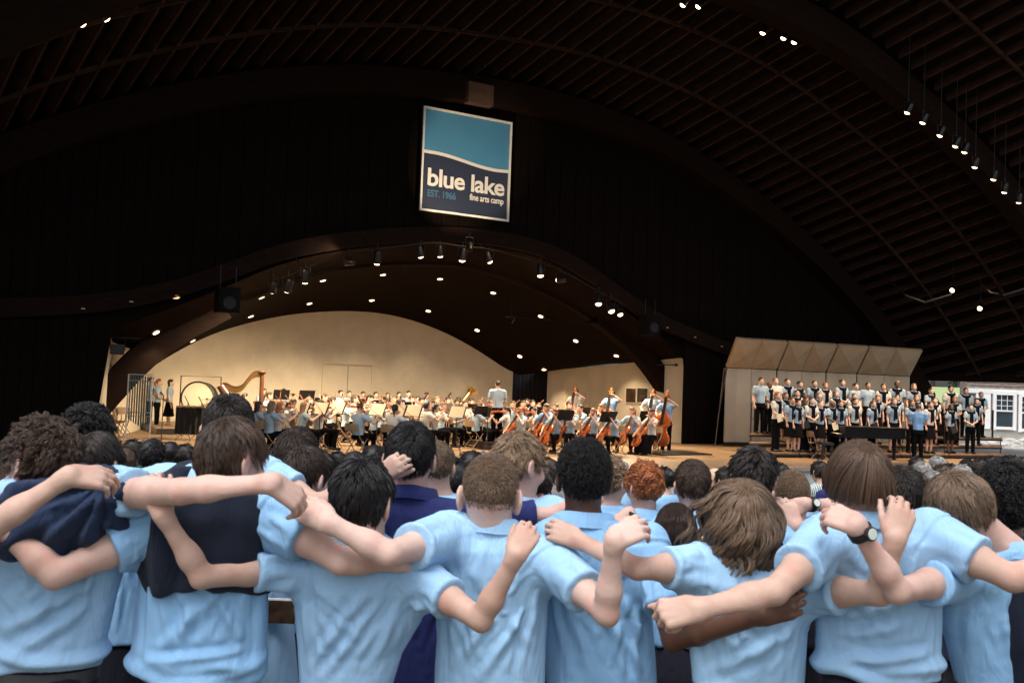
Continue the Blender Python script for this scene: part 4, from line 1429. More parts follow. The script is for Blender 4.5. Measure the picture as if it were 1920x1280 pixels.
# ---- front row, left to right -------------------------------------------------------
near('fair arm reaching in from the left frame edge over the navy hoodie', 2.68, (-230, 880, 118, 0, 5, 0),
     [(975, -290, -170), (1000, -340, -110), (1040, -370, -80), (1120, -370, -90), (1240, -360, -100)],
     [dict(sh=(-110, 1010, -.02), el=(-12, 985, -.26), wr=(128, 893, -.24), kn=(180, 893, -.20), nrm=(0, -.8, .7), thumb=-1, curl=(25, 30, 20))], ('brown', 'crew'), 'fair', collar=None)
near('curly dark haired person with navy hoodie on the shoulders, face turned left', 2.74, (80, 858, 122, -60, 6, 0),
     [(895, 20, 130), (925, -40, 215), (965, -75, 245), (1030, -70, 240), (1120, -55, 215), (1190, -50, 198), (1242, -50, 190)],
     [dict(sh=(222, 925, -.03), el=(338, 921, -.22), wr=(508, 905, -.24), kn=(556, 932, -.20), nrm=(.2, -.7, .7), thumb=-1, curl=(32, 35, 22), fs=.30, s=1.05),
      dict(sh=(-60, 960, 0), el=(-150, 1090, -.05), wr=(-250, 1000, -.1), s=1.0)],
     ('brown', 'curly', dict(side=.0, len=.055, grav=.25, stand=.3, frizz=.12)), 'pink', shirt=M_shirt3, waist=1240, belt=M_belt, overlay=hoodie(2.74),
     fold_list=[(0, 1080, 150, 1060, .006, .012), (10, 1180, 180, 1090, .008, .014), (20, 1230, 200, 1120, .008, .014), (150, 1225, 195, 1140, .007, .012)])
near('brown haired person with a navy sweater over the back, arm around the hoodie wearer', 2.78, (434, 852, 114, 36, 8, 2),
     [(908, 380, 490), (932, 330, 525), (965, 282, 530), (1030, 268, 512), (1100, 262, 500), (1180, 256, 500), (1235, 246, 498), (1264, 262, 486)],
     [dict(sh=(306, 985, -.02), el=(104, 1078, -.20), wr=(0, 985, -.20), kn=(-30, 940, -.16), nrm=(0, -1, .2), thumb=1, fs=.50, s=1.12, r1=.060),
      dict(sh=(505, 965, -.02), el=(640, 1052, -.12), wr=(745, 1050, -.06), kn=(790, 1046, .0), thumb=-1, fs=.52, s=1.12, r1=.060)],
     ('brown', 'medium', dict(crown=(.05, -.55, .83), side=.0, len=.055)), 'pink', waist=1262,
     overlay=vest([(905, 395, 480), (925, 335, 500), (960, 288, 499), (1010, 275, 498), (1060, 278, 497), (1098, 300, 480)], 2.78, .02),
     fold_list=[(300, 1220, 400, 1110, .008, .014), (330, 1235, 370, 1110, .007, .012), (470, 1230, 395, 1105, .008, .013), (280, 1240, 480, 1225, .012, .012), (300, 1255, 470, 1245, .010, .010)])
near('black haired person in front row with hands on both neighbours', 2.82, (678, 930, 118, 8, 14, 0),
     [(1000, 640, 720), (1025, 590, 760), (1055, 555, 800), (1100, 548, 812), (1160, 555, 790), (1220, 560, 755), (1285, 562, 735)],
     [dict(sh=(565, 1060, -.02), el=(378, 1082, -.20), wr=(306, 965, -.25), kn=(282, 912, -.24), nrm=(-.1, -1, .3), thumb=1, curl=(28, 58, 40), fs=.50, s=.92),
      dict(sh=(782, 1085, -.02), el=(902, 1162, -.20), wr=(968, 1040, -.25), kn=(990, 998, -.21), nrm=(0, -1, .35), thumb=-1, curl=(30, 60, 40), fs=.52, s=.94, r1=.060)],
     ('black', 'tousle', dict(len=.05, messy=.38, lift=.018, nape=-.085, stand=.3, grav=.5)), 'fair', shirt=M_shirt3, collar=(680, 1012, 78),
     fold_list=[(575, 1260, 700, 1090, .008, .013), (600, 1275, 715, 1130, .007, .012), (690, 1260, 760, 1110, .007, .012)], folds=.5)
near('person with clipped light brown hair and bare pink neck, fourth in front row', 2.94, (919, 918, 105, 0, 10, 2),
     [(980, 885, 955), (1000, 855, 990), (1025, 822, 1030), (1070, 812, 1040), (1130, 816, 1030), (1200, 820, 1025), (1285, 815, 1022)],
     [dict(sh=(838, 1005, -.02), el=(728, 1038, -.33), wr=(612, 978, -.34), kn=(578, 955, -.30), nrm=(0, -1, .5), thumb=1, curl=(28, 50, 30), fs=.62, s=1.05, r1=.060),
      dict(sh=(1040, 1055, -.04), el=(1138, 1150, -.28), wr=(1152, 1014, -.33), kn=(1186, 992, -.30), nrm=(-.2, -.9, .6), thumb=-1, curl=(28, 28, 15), spread=.3, fs=.60, s=1.04, r1=.060)],
     ('lbrown', 'buzz', dict(nape=-.06, thick=.002)), 'pale', shirt=M_shirt2, collar=(925, 979, 88),
     fold_list=[(850, 1250, 985, 1080, .007, .012), (900, 1270, 1010, 1110, .008, .012), (860, 1120, 870, 1020, .004, .01), (900, 1110, 905, 1010, .004, .010), (1000, 1220, 930, 1120, .006, .012)])
near('person with short black hair and dark skin, a neighbour hand on each shoulder', 3.08, (1095, 887, 100, 0, 3, 0),
     [(965, 1042, 1145), (985, 1020, 1175), (1010, 1010, 1210), (1060, 1012, 1225), (1140, 1018, 1222), (1220, 1022, 1228), (1285, 1024, 1232)],
     [dict(sh=(1215, 1030, -.02), el=(1262, 1200, -.22), wr=(1432, 1152, -.50), kn=(1475, 1135, -.52), nrm=(0, -1, .3), thumb=-1, fs=.66, s=1.0, r1=.060),
      dict(sh=(1025, 1030, .02), el=(955, 1110, .16), wr=(850, 1060, .14), s=.95)],
     ('black', 'coil'), 'brown', collar=(1094, 968, 108),
     fold_list=[(1100, 1090, 1215, 1270, .009, .014), (1160, 1100, 1225, 1230, .008, .013), (1130, 1140, 1180, 1275, .008, .013), (1060, 1120, 1110, 1270, .006, .014)])
near('person with chin length wavy brown hair in pale blue shirt, sixth in front row', 2.82, (1389, 965, 116, -12, 8, 0),
     [(1040, 1330, 1450), (1058, 1295, 1480), (1085, 1270, 1510), (1130, 1272, 1515), (1190, 1290, 1512), (1285, 1300, 1505)],
     [dict(sh=(1308, 1062, -.03), el=(1195, 1066, -.12), wr=(1082, 1012, .03), kn=(1040, 992, .06), nrm=(0, -1, .5), thumb=1, curl=(25, 50, 35), fs=.52, s=.93, r1=.060),
      dict(sh=(1495, 1105, -.02), el=(1650, 1112, -.23), wr=(1678, 1010, -.26), kn=(1690, 968, -.24), nrm=(0, -1, .4), thumb=-1, curl=(25, 50, 30), fs=.54, s=1.0, r1=.060)],
     ('lbrown', 'wavy'), 'fair', shirt=M_shirt2, collar=(1388, 1046, 120),
     fold_list=[(1310, 1190, 1480, 1150, .007, .012), (1320, 1270, 1500, 1180, .009, .014), (1340, 1250, 1420, 1170, .006, .012)])
near('tall person with straight brown hair and outstretched arms, seventh in front row', 2.78, (1611, 887, 104, -14, 3, 0),
     [(966, 1570, 1665), (985, 1545, 1710), (1010, 1530, 1755), (1060, 1525, 1770), (1130, 1530, 1762), (1200, 1532, 1760), (1262, 1532, 1758)],
     [dict(sh=(1550, 1015, -.03), el=(1452, 1108, -.29), wr=(1308, 1142, -.36), kn=(1255, 1148, -.36), nrm=(.1, -.75, .65), thumb=1, curl=(70, 70, 45), fs=.58, s=1.08, r1=.060),
      dict(sh=(1752, 1010, -.03), el=(1898, 1084, -.20), wr=(2000, 1060, -.2), kn=(2040, 1050, -.2), fs=.58, s=1.1, r1=.060)],
     ('mbrown', 'bowl'), 'fair', shirt=M_shirt3, collar=(1618, 967, 112), waist=1260,
     fold_list=[(1545, 1170, 1720, 1120, .008, .014), (1550, 1200, 1700, 1170, .007, .013), (1560, 1240, 1750, 1225, .011, .012), (1640, 1080, 1660, 990, .005, .01), (1690, 1150, 1720, 1010, .005, .011)])
near('light brown haired person bending left with a watch, navy sweater on the right side', 2.88, (1800, 948, 106, -18, 22, -20),
     [(1022, 1860, 1915), (1045, 1800, 1940), (1080, 1760, 1950), (1140, 1752, 1950), (1200, 1775, 1950), (1285, 1795, 1955)],
     [dict(sh=(1800, 1078, -.04), el=(1683, 1108, -.36), wr=(1606, 985, -.40), kn=(1560, 962, -.34), nrm=(-.1, -.9, .6), thumb=1, curl=(35, 40, 25), fs=.52, s=1.0, r1=.060, watch='black wrist watch with a pale dial on the bending person forearm'),
      dict(sh=(1935, 1080, 0), el=(2010, 1130, -.1), wr=(2080, 1050, -.1), s=1.0)],
     ('lbrown', 'medium', dict(len=.042, lift=.011, thick=.011, messy=.2, nape=-.062, side=-.0, grav=.5, crown=(-.2, -.35, .9))), 'pink', collar=(1888, 1024, 90),
     overlay=vest([(1090, 1862, 1990), (1140, 1856, 1990), (1220, 1866, 1992), (1290, 1880, 2000)], 2.88, .02, name='draped_sweater'))
near('person with black afro hair in a navy hooded sweatshirt at the right edge', 3.35, (1885, 930, 98, 5, 5, 0),
     [(1000, 1855, 1920), (1020, 1820, 1950), (1060, 1785, 1970), (1140, 1770, 1970), (1240, 1770, 1970)],
     [dict(sh=(1825, 1055, 0), el=(1800, 1180, 0), wr=(1810, 1270, .1), long=True)], ('black', 'afro'), 'brown', shirt=M_navy, res=.008)

bk = empty('program_booklet', at(526, 1146, 3.2), -YAW, 'dark program booklet seen in the gap beside the navy sweater wearer', 'booklet')
MB().box((0, 0, 0), (.10, .012, .075)).build('cover', pm('dark printed cover', (.04, .022, .012), .8, 30, .4), bk)
MB().box((0.003, .001, .003), (.105, .008, .08)).build('pages', pm('white paper edge', (.7, .7, .68), .03, 9, .7), bk)
# ---- second and third rows ----------------------------------------------------------
def std_rows(x, y, w, bottom=None, lean=0):
    """torso rows below a head whose chin line is at y; w = half shoulder width in px"""
    Zs = w * 0 + 1800 * .215 / w
    bottom = bottom or 713 + (x - 960) * math.tan(ROLL) + 1.02 * FPX / Zs
    return [(y, x - w * .42, x + w * .42), (y + w * .16, x - w * .75, x + w * .75), (y + w * .36, x - w, x + w), (y + w * .8, x - w * 1.04, x + w * 1.04), (y + w * 1.6, x - w * .95, x + w * .95), (bottom, x - w * .95, x + w * .95)]
LO = .0085
near('person with tight dark curls behind the hoodie wearer', 4.2, (165, 808, 82, 0, 5, 0), std_rows(170, 868, 92), (), ('black', 'curly', dict(lift=.016, thick=.014, len=.05)), 'fair', res=LO)
near('dark haired person with combed hair between the hoodie wearer and the chimes', 3.7, (184, 862, 84, 12, 14, 0), std_rows(188, 925, 108), (), ('dark', 'medium', dict(len=.05, lift=.010, thick=.010)), 'fair', res=LO)
near('crew cut person one row ahead with a fist on the navy polo wearer neck', 3.30, (428, 796, 90, 0, 6, 0),
     [(862, 385, 470), (880, 330, 520), (905, 300, 545), (960, 295, 545), (1060, 300, 540), (1290, 300, 560)],
     [dict(sh=(505, 895, -.02), el=(596, 945, -.10), wr=(712, 890, .0), kn=(745, 868, -.02), nrm=(-.2, -1, .0), thumb=1, curl=(20, 75, 60), fs=.52, s=.95),
      dict(sh=(300, 905, 0), el=(190, 925, .05), wr=(110, 900, .1), s=.9)],
     ('dark', 'crew', dict(crown=(.1, -.45, .88))), 'fair', collar=(425, 862, 90), shirt=M_shirt2, res=.007,
     overlay=vest([(872, 340, 372), (900, 300, 372), (960, 297, 540), (1060, 300, 540)], 3.3, .008, name='navy_vest'))
near('dark brown haired person behind the leaning one, beside the seated violins', 4.1, (556, 852, 80, 0, 4, 0), std_rows(560, 915, 92), (), ('dkbrown', 'crew', dict(len=.03)), 'tan', res=LO)
near('dark haired person with smooth crop and pink ear, left of the black haired one', 3.7, (572, 888, 82, 20, 16, 4), std_rows(566, 950, 100), (), ('dkbrown', 'crew', dict(messy=.05, frizz=.06, stand=.2)), 'pink', res=LO)
near('person in a dark navy polo shirt with a hand gripping the neck', 3.45, (769, 850, 92, 3, 2, 0),
     [(925, 735, 808), (940, 715, 850), (960, 700, 875), (1010, 700, 878), (1100, 712, 860), (1235, 722, 862), (1290, 722, 862)],
     [dict(sh=(858, 970, 0), el=(1035, 965, .05), wr=(1120, 935, .25), fs=.82, s=.9, r1=.058), dict(sh=(715, 985, 0), el=(660, 1060, .05), wr=(640, 960, .1), s=.9)],
     ('black', 'crew', dict(len=.03, crown=(.1, -.5, .85))), 'pink', shirt=M_navypolo, collar=(772, 918, 88), res=.007)
near('fair haired person half hidden behind the navy polo wearer', 4.5, (818, 868, 66, 0, 6, 0), std_rows(825, 925, 80), (), ('lbrown', 'crew'), 'fair', res=LO)
near('sandy haired person in black spectacles looking right', 3.60, (972, 862, 86, 48, 8, 0), std_rows(972, 938, 92),
     [dict(sh=(1045, 965, 0), el=(1120, 1000, .1), wr=(1180, 960, .2), s=.9)], ('blond', 'tousle', dict(len=.035, lift=.010, thick=.010, messy=.4)), 'pink', collar=(968, 938, 84), shirt=M_shirt2, glasses=True, res=.0065)
near('fair curly haired person in spectacles next to the ginger one', 4.9, (1145, 896, 58, 40, 6, 0), std_rows(1140, 945, 70), (), ('blond', 'curly', dict(len=.035, lift=.01, thick=.01)), 'pink', glasses=True, res=LO)
near('ginger haired person in light blue shirt with a watch', 4.5, (1208, 905, 62, -22, 4, 0), std_rows(1210, 962, 78),
     [dict(sh=(1262, 990, 0), el=(1236, 1010, -.35), wr=(1178, 978, -.75), kn=(1140, 985, -.9), nrm=(0, -.5, .9), thumb=1, s=1.0, watch='black wrist watch lying on the shoulder of the dark skinned person')],
     ('ginger', 'curly', dict(len=.04, lift=.012, thick=.012, nape=-.08)), 'pink', collar=(1208, 960, 66), res=LO)
near('person with trimmed brown hair ahead of the long haired one', 4.5, (1298, 903, 66, 0, 4, 0), std_rows(1300, 962, 84), (), ('brown', 'crew', dict(len=.028)), 'fair', collar=(1300, 962, 68), res=LO)
near('person with long straight dark hair between two light blue shirts', 3.62, (1266, 990, 82, 0, 8, 0), std_rows(1266, 1062, 88), (), ('dkbrown', 'long', dict(len=.22, long=.16)), 'fair', res=LO)
near('tall person with thick dark hair swept over, before the acoustic shell', 3.9, (1412, 888, 82, 8, 3, 0), std_rows(1405, 962, 95),
     [dict(sh=(1345, 1000, -.02), el=(1282, 1042, -.15), wr=(1222, 1062, -.1), s=.9, fs=.45)], ('dark', 'tousle', dict(len=.045, lift=.014, messy=.35)), 'pink', res=LO)
near('person with shaved light brown hair in a navy sweatshirt', 4.1, (1482, 925, 68, 0, 14, 6), std_rows(1488, 975, 78),
     [dict(sh=(1532, 1005, -.04), el=(1505, 1052, -.20), wr=(1494, 985, -.24), kn=(1478, 948, -.22), nrm=(0, -1, .4), thumb=-1, curl=(35, 40, 30), long=True, s=1.0)], ('lbrown', 'buzz'), 'pink', shirt=M_navy, res=LO)
near('dark haired person right of the tall brown haired one', 4.0, (1692, 922, 76, 14, 6, 4), std_rows(1690, 985, 85),
     [dict(sh=(1640, 1000, 0), el=(1580, 950, -.05), wr=(1512, 944, -.1), kn=(1474, 962, -.1), nrm=(0, -1, .3), thumb=1, s=.95, watch='silver wrist watch on the arm over the shaved head')], ('dark', 'crew', dict(len=.03)), 'pink', res=LO)
# =================================================================== figures at a distance
M_sh_grey = cloth('pale blue polo cotton', (0.34, 0.46, 0.56), .08, .2)
M_sh_white = cloth('white polo cotton', (0.62, 0.62, 0.58), .06, .2)
M_sh_blue = cloth('mid blue polo cotton', (0.20, 0.36, 0.60), .08, .2)
M_blk = cloth('black concert trousers', (0.0055, 0.005, 0.006), .3, .3, .3, .04, 0)
M_scarf = cloth('dark navy sweater', (0.007, 0.008, 0.013), .3, .4, .3, .05, 0)
M_sk = [pm('warm fair skin', (0.60, 0.37, 0.27), .08, 12, .5), pm('warm pale skin', (0.66, 0.44, 0.34), .08, 12, .5), pm('warm tan skin', (0.42, 0.25, 0.16), .08, 12, .5), pm('warm brown skin', (0.13, 0.065, 0.04), .08, 12, .5)]
M_hr = {k: pm(k + ' far hair', v, .45, 55, .5, .5, 120, stretch=(1, 1, .25)) for k, v in HAIRC.items()}
def fig_meshes(kind):
    """local frame: x right, y forward, z up, origin on the floor"""
    full, hands = kind, False
    if kind in ('choir_mh', 'choir_fh'): kind, hands = kind[:-1], True
    seated = kind in ('violin', 'wind', 'cello', 'sit', 'cello_skirt')
    P = {}
    hh = 1.20 if seated else 1.63
    hy = .05 if seated else .03
    if kind == 'violin': Mh = head_axes(-18, 10, -8)
    elif kind in ('cello', 'cello_skirt', 'bass'): Mh = head_axes(6, 14, 0)
    elif kind == 'wind': Mh = head_axes(0, 8, 0)
    elif kind == 'conductor': Mh = head_axes(0, 10, 0)
    elif kind == 'sit': Mh = head_axes(0, 4, 0)
    else: Mh = head_axes(0, -2, 0)
    B, S, T = Field(.0125), Field(.0135), Field(.017)
    hc = A(0, hy, hh)
    add_head(B, hc, Mh, 1.0)
    o = .50 if seated else .94
    fem = kind in ('choir_f', 'choir_s', 'cello_skirt')
    w = .88 if fem else 1.0
    rows = [(o, 0, 0, .155 * w, .11), (o + .2, 0, .01, .145 * w * (.92 if fem else 1), .10), (o + .38, 0, .015, .185 * w, .115 if not fem else .125), (o + .48, 0, .01, .185 * w, .100), (o + .535, 0, .005, .14 * w, .085), (o + .565, 0, .005, .075, .065)]
    S.loft(rows, .02, 2.2)
    B.cone(hc + Mh @ A(0, -.018, -.05), (0, .005, o + .54), .048, .056, .03)
    B.loft([(z, x, y, a * .7, b * .65) for z, x, y, a, b in rows[:-1]], .03)
    sz = o + .475
    arms = {
        'violin': (((-.19, .01, sz), (-.27, .26, sz - .20), (-.26, .50, sz + .08)), ((.19, .01, sz), (.40, .14, sz - .14), (.24, .42, sz + .02))),
        'wind': (((-.19, .01, sz), (-.24, .14, sz - .26), (-.04, .36, sz - .06)), ((.19, .01, sz), (.24, .14, sz - .26), (.04, .40, sz - .16))),
        'cello': (((-.19, .01, sz), (-.33, .20, sz - .16), (-.13, .24, sz + .08)), ((.19, .01, sz), (.34, .18, sz - .22), (.24, .44, sz - .40))),
        'cello_skirt': (((-.17, .01, sz), (-.31, .20, sz - .16), (-.13, .24, sz + .08)), ((.17, .01, sz), (.32, .18, sz - .22), (.24, .44, sz - .40))),
        'bass': (((-.19, .01, sz), (-.34, .16, sz + .02), (-.16, .30, sz + .16)), ((.19, .01, sz), (.33, .16, sz - .20), (.16, .40, sz - .42))),
        'sit': (((-.19, .01, sz), (-.25, .05, sz - .27), (-.12, .28, sz - .32)), ((.19, .01, sz), (.25, .05, sz - .27), (.12, .28, sz - .32))),
        'conductor': (((-.19, .01, sz), (-.31, .12, sz - .22), (-.26, .38, sz - .16)), ((.19, .01, sz), (.32, .14, sz - .20), (.30, .40, sz - .04))),
        'fold': (((-.19, .01, sz), (-.25, .06, sz - .28), (-.03, .22, sz - .34)), ((.19, .01, sz), (.25, .06, sz - .28), (.03, .20, sz - .36))),
    }.get(kind, (((-.19 * w, .01, sz), (-.235 * w, .0, sz - .29), (-.24 * w, .08, sz - .53)), ((.19 * w, .01, sz), (.235 * w, .0, sz - .29), (.24 * w, .08, sz - .53))))
    if hands: arms = (((-.18 * w, .01, sz), (-.24 * w, .06, sz - .28), (-.03, .21, sz - .36)), ((.18 * w, .01, sz), (.24 * w, .06, sz - .28), (.03, .20, sz - .38)))
    for qi, (sh, el, wr) in enumerate(arms):
        s = .9 if fem else .98
        add_arm(B, sh, el, wr, s)
        d = unit(A(*wr) - A(*el))
        kn = A(*wr) + d * .085
        add_hand(B, wr, kn, (0, -.3, 1) if kind != 'wind' else (0, 1, .3), 1 if qi == 0 else -1, (35, 45, 30), .98)
        e = A(*sh) + (A(*el) - A(*sh)) * .62; dd = unit(A(*el) - A(*sh))
        S.cone(sh, e + dd * .03, .072 * s, .066 * s, .045, cuts=[(e, dd)])
    wv = Waves(3, 28, (1, 1, .5))
    P['body'] = B.mesh('body')
    P['shirt'] = S.mesh('shirt', lambda V, N: V + N * (wv(V) * .004)[:, None])
    if seated:
        if kind == 'cello_skirt':
            T.loft([(.03, 0, .34, .27, .20), (.25, 0, .32, .25, .22), (.46, 0, .20, .22, .28), (.55, 0, 0, .15, .11)], .04)
        sp = .22 if kind == 'cello' else .12
        T.loft([(.42, 0, -.01, .165, .12), (.52, 0, -.01, .165, .125), (.54, 0, 0, .145, .11)], .03)
        for q in (-1, 1):
            T.cone((q * .09, .02, .49), (q * sp, .44, .50), .088, .068, .03)
            T.cone((q * sp, .44, .50), (q * sp * 1.05, .42, .09), .066, .052, .03)
    else:
        if kind in ('choir_s',):
            T.loft([(.48, 0, .0, .23, .19), (.7, 0, 0, .19, .15), (.9, 0, 0, .15, .11), (.97, 0, 0, .14, .10)], .03)
        else:
            T.loft([(.80, 0, 0, .17 * w + .005, .115), (.90, 0, 0, .165 * w, .115), (.97, 0, 0, .145 * w, .10)], .03)
            for q in (-1, 1):
                T.cone((q * .085, 0, .82), (q * .095, .01, .47), .088, .068, .04)
                T.cone((q * .095, .01, .47), (q * .10, 0, .07), .068, .058, .03)
    P['trousers' if kind not in ('choir_s', 'cello_skirt') else 'skirt'] = T.mesh('trousers')
    if kind == 'choir_s':
        Lg = Field(.015)
        for q in (-1, 1):
            Lg.cone((q * .08, 0, .60), (q * .085, 0, .40), .060, .048, .01); Lg.cone((q * .085, 0, .40), (q * .085, -.01, .08), .052, .035, .01)
        P['legs'] = Lg.mesh('legs')
    Sh = Field(.015)
    fy, fx = (.42, .12) if seated else (0, .10)
    if kind == 'cello': fx = .23
    for q in (-1, 1):
        Sh.cone((q * fx, fy - .06, .045), (q * fx * 1.1, fy + .15, .035), .042, .038, .02)
    P['shoes'] = Sh.mesh('shoes')
    if kind in ('choir_m', 'choir_f', 'choir_s'):
        K = Field(.0125)
        for a0 in range(12):
            t0, t1 = 2 * math.pi * a0 / 12, 2 * math.pi * (a0 + 1) / 12
            f = lambda t: (.135 * w * math.cos(t), .005 + .085 * math.sin(t) + .02 * max(0, math.sin(t)), sz + .045 - .035 * max(0, math.sin(t)))
            K.cone(f(t0), f(t1), .042, .042, .02)
        K.loft([(sz - .22, 0, -.10, .12 * w, .03), (sz + .02, 0, -.085, .15 * w, .035)], .03)
        K.cone((-.02, .135, sz - .02), (-.04, .135, sz - .32), .036, .028, .015); K.cone((.03, .135, sz - .02), (.035, .135, sz - .36), .034, .026, .015); K.ell((.005, .14, sz - .05), (.045, .03, .04), .02)
        P['sweater'] = K.mesh('sweater')
    P['_head'] = (hc, Mh)
    return P
HAIR_M = {}
for hn, t, extra in (('short', .012, None), ('crop', .005, None), ('long', .014, 'long'), ('bun', .010, 'bun'), ('tail', .010, 'tail'), ('big', .035, None)):
    F = Field(.011)
    F.ell(HC, HR + t, .01)
    if extra == 'long': F.loft([(-.24, 0, -.07, .085, .035), (-.08, 0, -.045, .092, .055), (.02, 0, -.02, .084, .075)], .04)
    if extra == 'bun': F.ell((0, -.115, .04), (.042, .035, .042), .02)
    if extra == 'tail': F.cone((0, -.10, .03), (0, -.135, -.03), .025, .032, .02); F.cone((0, -.135, -.03), (0, -.12, -.2), .032, .015, .02)
    V, Q = F.mesh_data()
    wv = Waves(9, 70)
    V = V + vnormals(V, Q) * (wv(V) * .003)[:, None]
    keep = hair_mask(V, -.07, .06, -.035) | ((V[:, 1] < -.02) & (V[:, 2] < .03)) if extra else hair_mask(V, -.07, .06, -.03)
    Q = Q[keep[Q].all(1)]; used = np.unique(Q); mp_ = np.full(len(V), -1); mp_[used] = np.arange(len(used))
    HAIR_M[hn] = to_mesh('hair', V[used], mp_[Q])
FIG = {k: fig_meshes(k) for k in ('violin', 'wind', 'cello', 'cello_skirt', 'bass', 'sit', 'conductor', 'choir_m', 'choir_f', 'choir_s', 'choir_mh', 'choir_fh', 'fold')}
FAR_ST = {'short': hair_strands('hair_strands', dict(STYLES['tousle'], n=2200, w=.0016), 1.0, head_axes(0, 0, 0), 91),
          'long': hair_strands('hair_strands', dict(STYLES['long'], n=2200, w=.0018, lift=.024), 1.0, head_axes(0, 0, 0), 92),
          'big': hair_strands('hair_strands', dict(STYLES['curly'], n=2600, w=.0018, lift=.04), 1.0, head_axes(0, 0, 0), 93)}
def rz_to(p, q):
    d = Vector(q) - Vector(p); return math.atan2(-d.x, d.y)
def place_fig(kind, loc, rz, label, group, skin=0, shirt=None, hair=('brown', 'short'), lower=None, scale=1.0, sweater=True, cat='person', strands=False):
    P = FIG[kind]
    root = empty('person', loc, rz, label, cat, group)
    root.scale = (scale,) * 3
    for n, me in P.items():
        if n == '_head' or (n == 'sweater' and not sweater): continue
        o = bpy.data.objects.new(n, me); COL.objects.link(o); o.parent = root
        m = {'body': M_sk[skin], 'legs': M_sk[skin], 'shirt': shirt or M_sh_grey, 'trousers': lower or M_blk, 'skirt': lower or M_blk, 'shoes': M_shoe, 'sweater': M_scarf}[n]
        slotmat(o, m)
    hc, Mh = P['_head']
    if hair and strands:
        st = 'long' if hair[1] in ('long', 'tail') else 'big' if hair[1] == 'big' else 'short'
        o = bpy.data.objects.new('hair_strands', FAR_ST[st]); COL.objects.link(o); o.parent = root
        o.location = hc; o.rotation_euler = Matrix(Mh.tolist()).to_euler()
        slotmat(o, hairm(hair[0]))
    if hair:
        o = bpy.data.objects.new('hair', HAIR_M[hair[1]]); COL.objects.link(o); o.parent = root
        o.location = hc; o.rotation_euler = Matrix(Mh.tolist()).to_euler()
        slotmat(o, M_hr[hair[0]])
    return root

# ------------------------------------------------------------------ instruments and furniture (prototypes, copied with their parts)
M_violin = pm('varnished orange brown wood', (0.36, 0.085, 0.018), .3, 9, .25, coat=.4)
M_cello = pm('varnished red brown wood', (0.34, 0.075, 0.014), .3, 3, .22, coat=.5)
M_ebony = pm('black ebony', (.012, .009, .008), .1, 9, .35)
M_tan = pm('tan enamelled steel', (0.30, 0.20, 0.115), .1, 8, .4)
M_paper = pm('cream sheet music', (0.72, 0.64, 0.46), .05, 20, .8)
M_gold = pm('gold leaf', (0.34, 0.19, 0.05), .15, 8, .3, metal=.8)
M_brass = pm('polished brass', (0.75, 0.5, 0.2), .08, 8, .2, metal=1)
M_steel = pm('bright steel tube', (0.62, 0.62, 0.62), .05, 8, .35, metal=.4)
M_blackgloss = pm('black piano lacquer', (.004, .004, .0045), .05, 4, .4, spec=.15)
def viol(name, S, pin=0.0, mat=None, label=None, cat='violin'):
    """bowed instrument, length along +y from the tail at 0, belly facing +z"""
    root = empty(name)
    th = .045 * S
    half = [(0, 0), (.06, .002), (.095, .03), (.102, .075), (.092, .115), (.070, .140), (.056, .175), (.058, .205), (.076, .225), (.084, .265), (.070, .315), (.035, .345), (0, .352)]
    ol = [(x * S, y * S, 0) for x, y in half] + [(-x * S, y * S, 0) for x, y in half[-2:0:-1]]
    mb = MB(); n = len(ol)
    ins = [(x * .94, (y - .17 * S) * .95 + .17 * S, 0) for x, y, z in ol]
    vs = [(x, y, -th / 2 * .8) for x, y, z in ins] + [(x, y, -th / 2 * .55) for x, y, z in ol] + [(x, y, th / 2 * .55) for x, y, z in ol] + [(x, y, th / 2 * .8) for x, y, z in ins]
    fs = [tuple(range(n))[::-1], tuple(range(3 * n, 4 * n))]
    for L_ in range(3): fs += [(L_ * n + i, L_ * n + (i + 1) % n, (L_ + 1) * n + (i + 1) % n, (L_ + 1) * n + i) for i in range(n)]
    mb.add(vs, fs); mb.build('body', mat or M_violin, root, 35)
    MB().beam((0, .33 * S, th * .3), (0, .52 * S, th * .45), .026 * S, .02 * S).build('neck', mat or M_violin, root)
    MB().beam((0, .22 * S, th * .75), (0, .51 * S, th * .72), .028 * S, .008 * S).build('fingerboard', M_ebony, root)
    mb = MB().tube([(0, .515 * S, th * .5), (0, .56 * S, th * .45), (0, .585 * S, th * .25), (0, .58 * S, 0), (0, .565 * S, th * .1)], [.013 * S, .011 * S, .012 * S, .012 * S, .006 * S], 8)
    mb.tube([(-.03 * S, .54 * S, th * .45), (.03 * S, .54 * S, th * .45)], .004 * S, 5); mb.build('scroll', mat or M_violin, root, 50)
    mb = MB().beam((0, .03 * S, th * .62), (0, .12 * S, th * .75), .025 * S, .006 * S); mb.build('tailpiece', M_ebony, root)
    MB().beam((-.02 * S, .155 * S, th * .62), (.02 * S, .155 * S, th * .62), .006 * S, .03 * S).build('bridge', M_tan, root)
    if pin: MB().tube([(0, 0, 0), (0, -pin, 0)], .005 * S, 6).build('end_pin', M_ebony, root)
    return root
def bow_proto():
    root = empty('bow')
    MB().tube([(0, -.36, 0), (0, 0, .012), (0, .36, 0)], .006, 6).build('stick', M_violin, root)
    MB().tube([(0, -.34, -.02), (0, .35, -.018)], .004, 5).build('bow_hair', M_paper, root)
    MB().box((0, -.33, -.01), (.014, .05, .022)).build('frog', M_ebony, root)
    return root
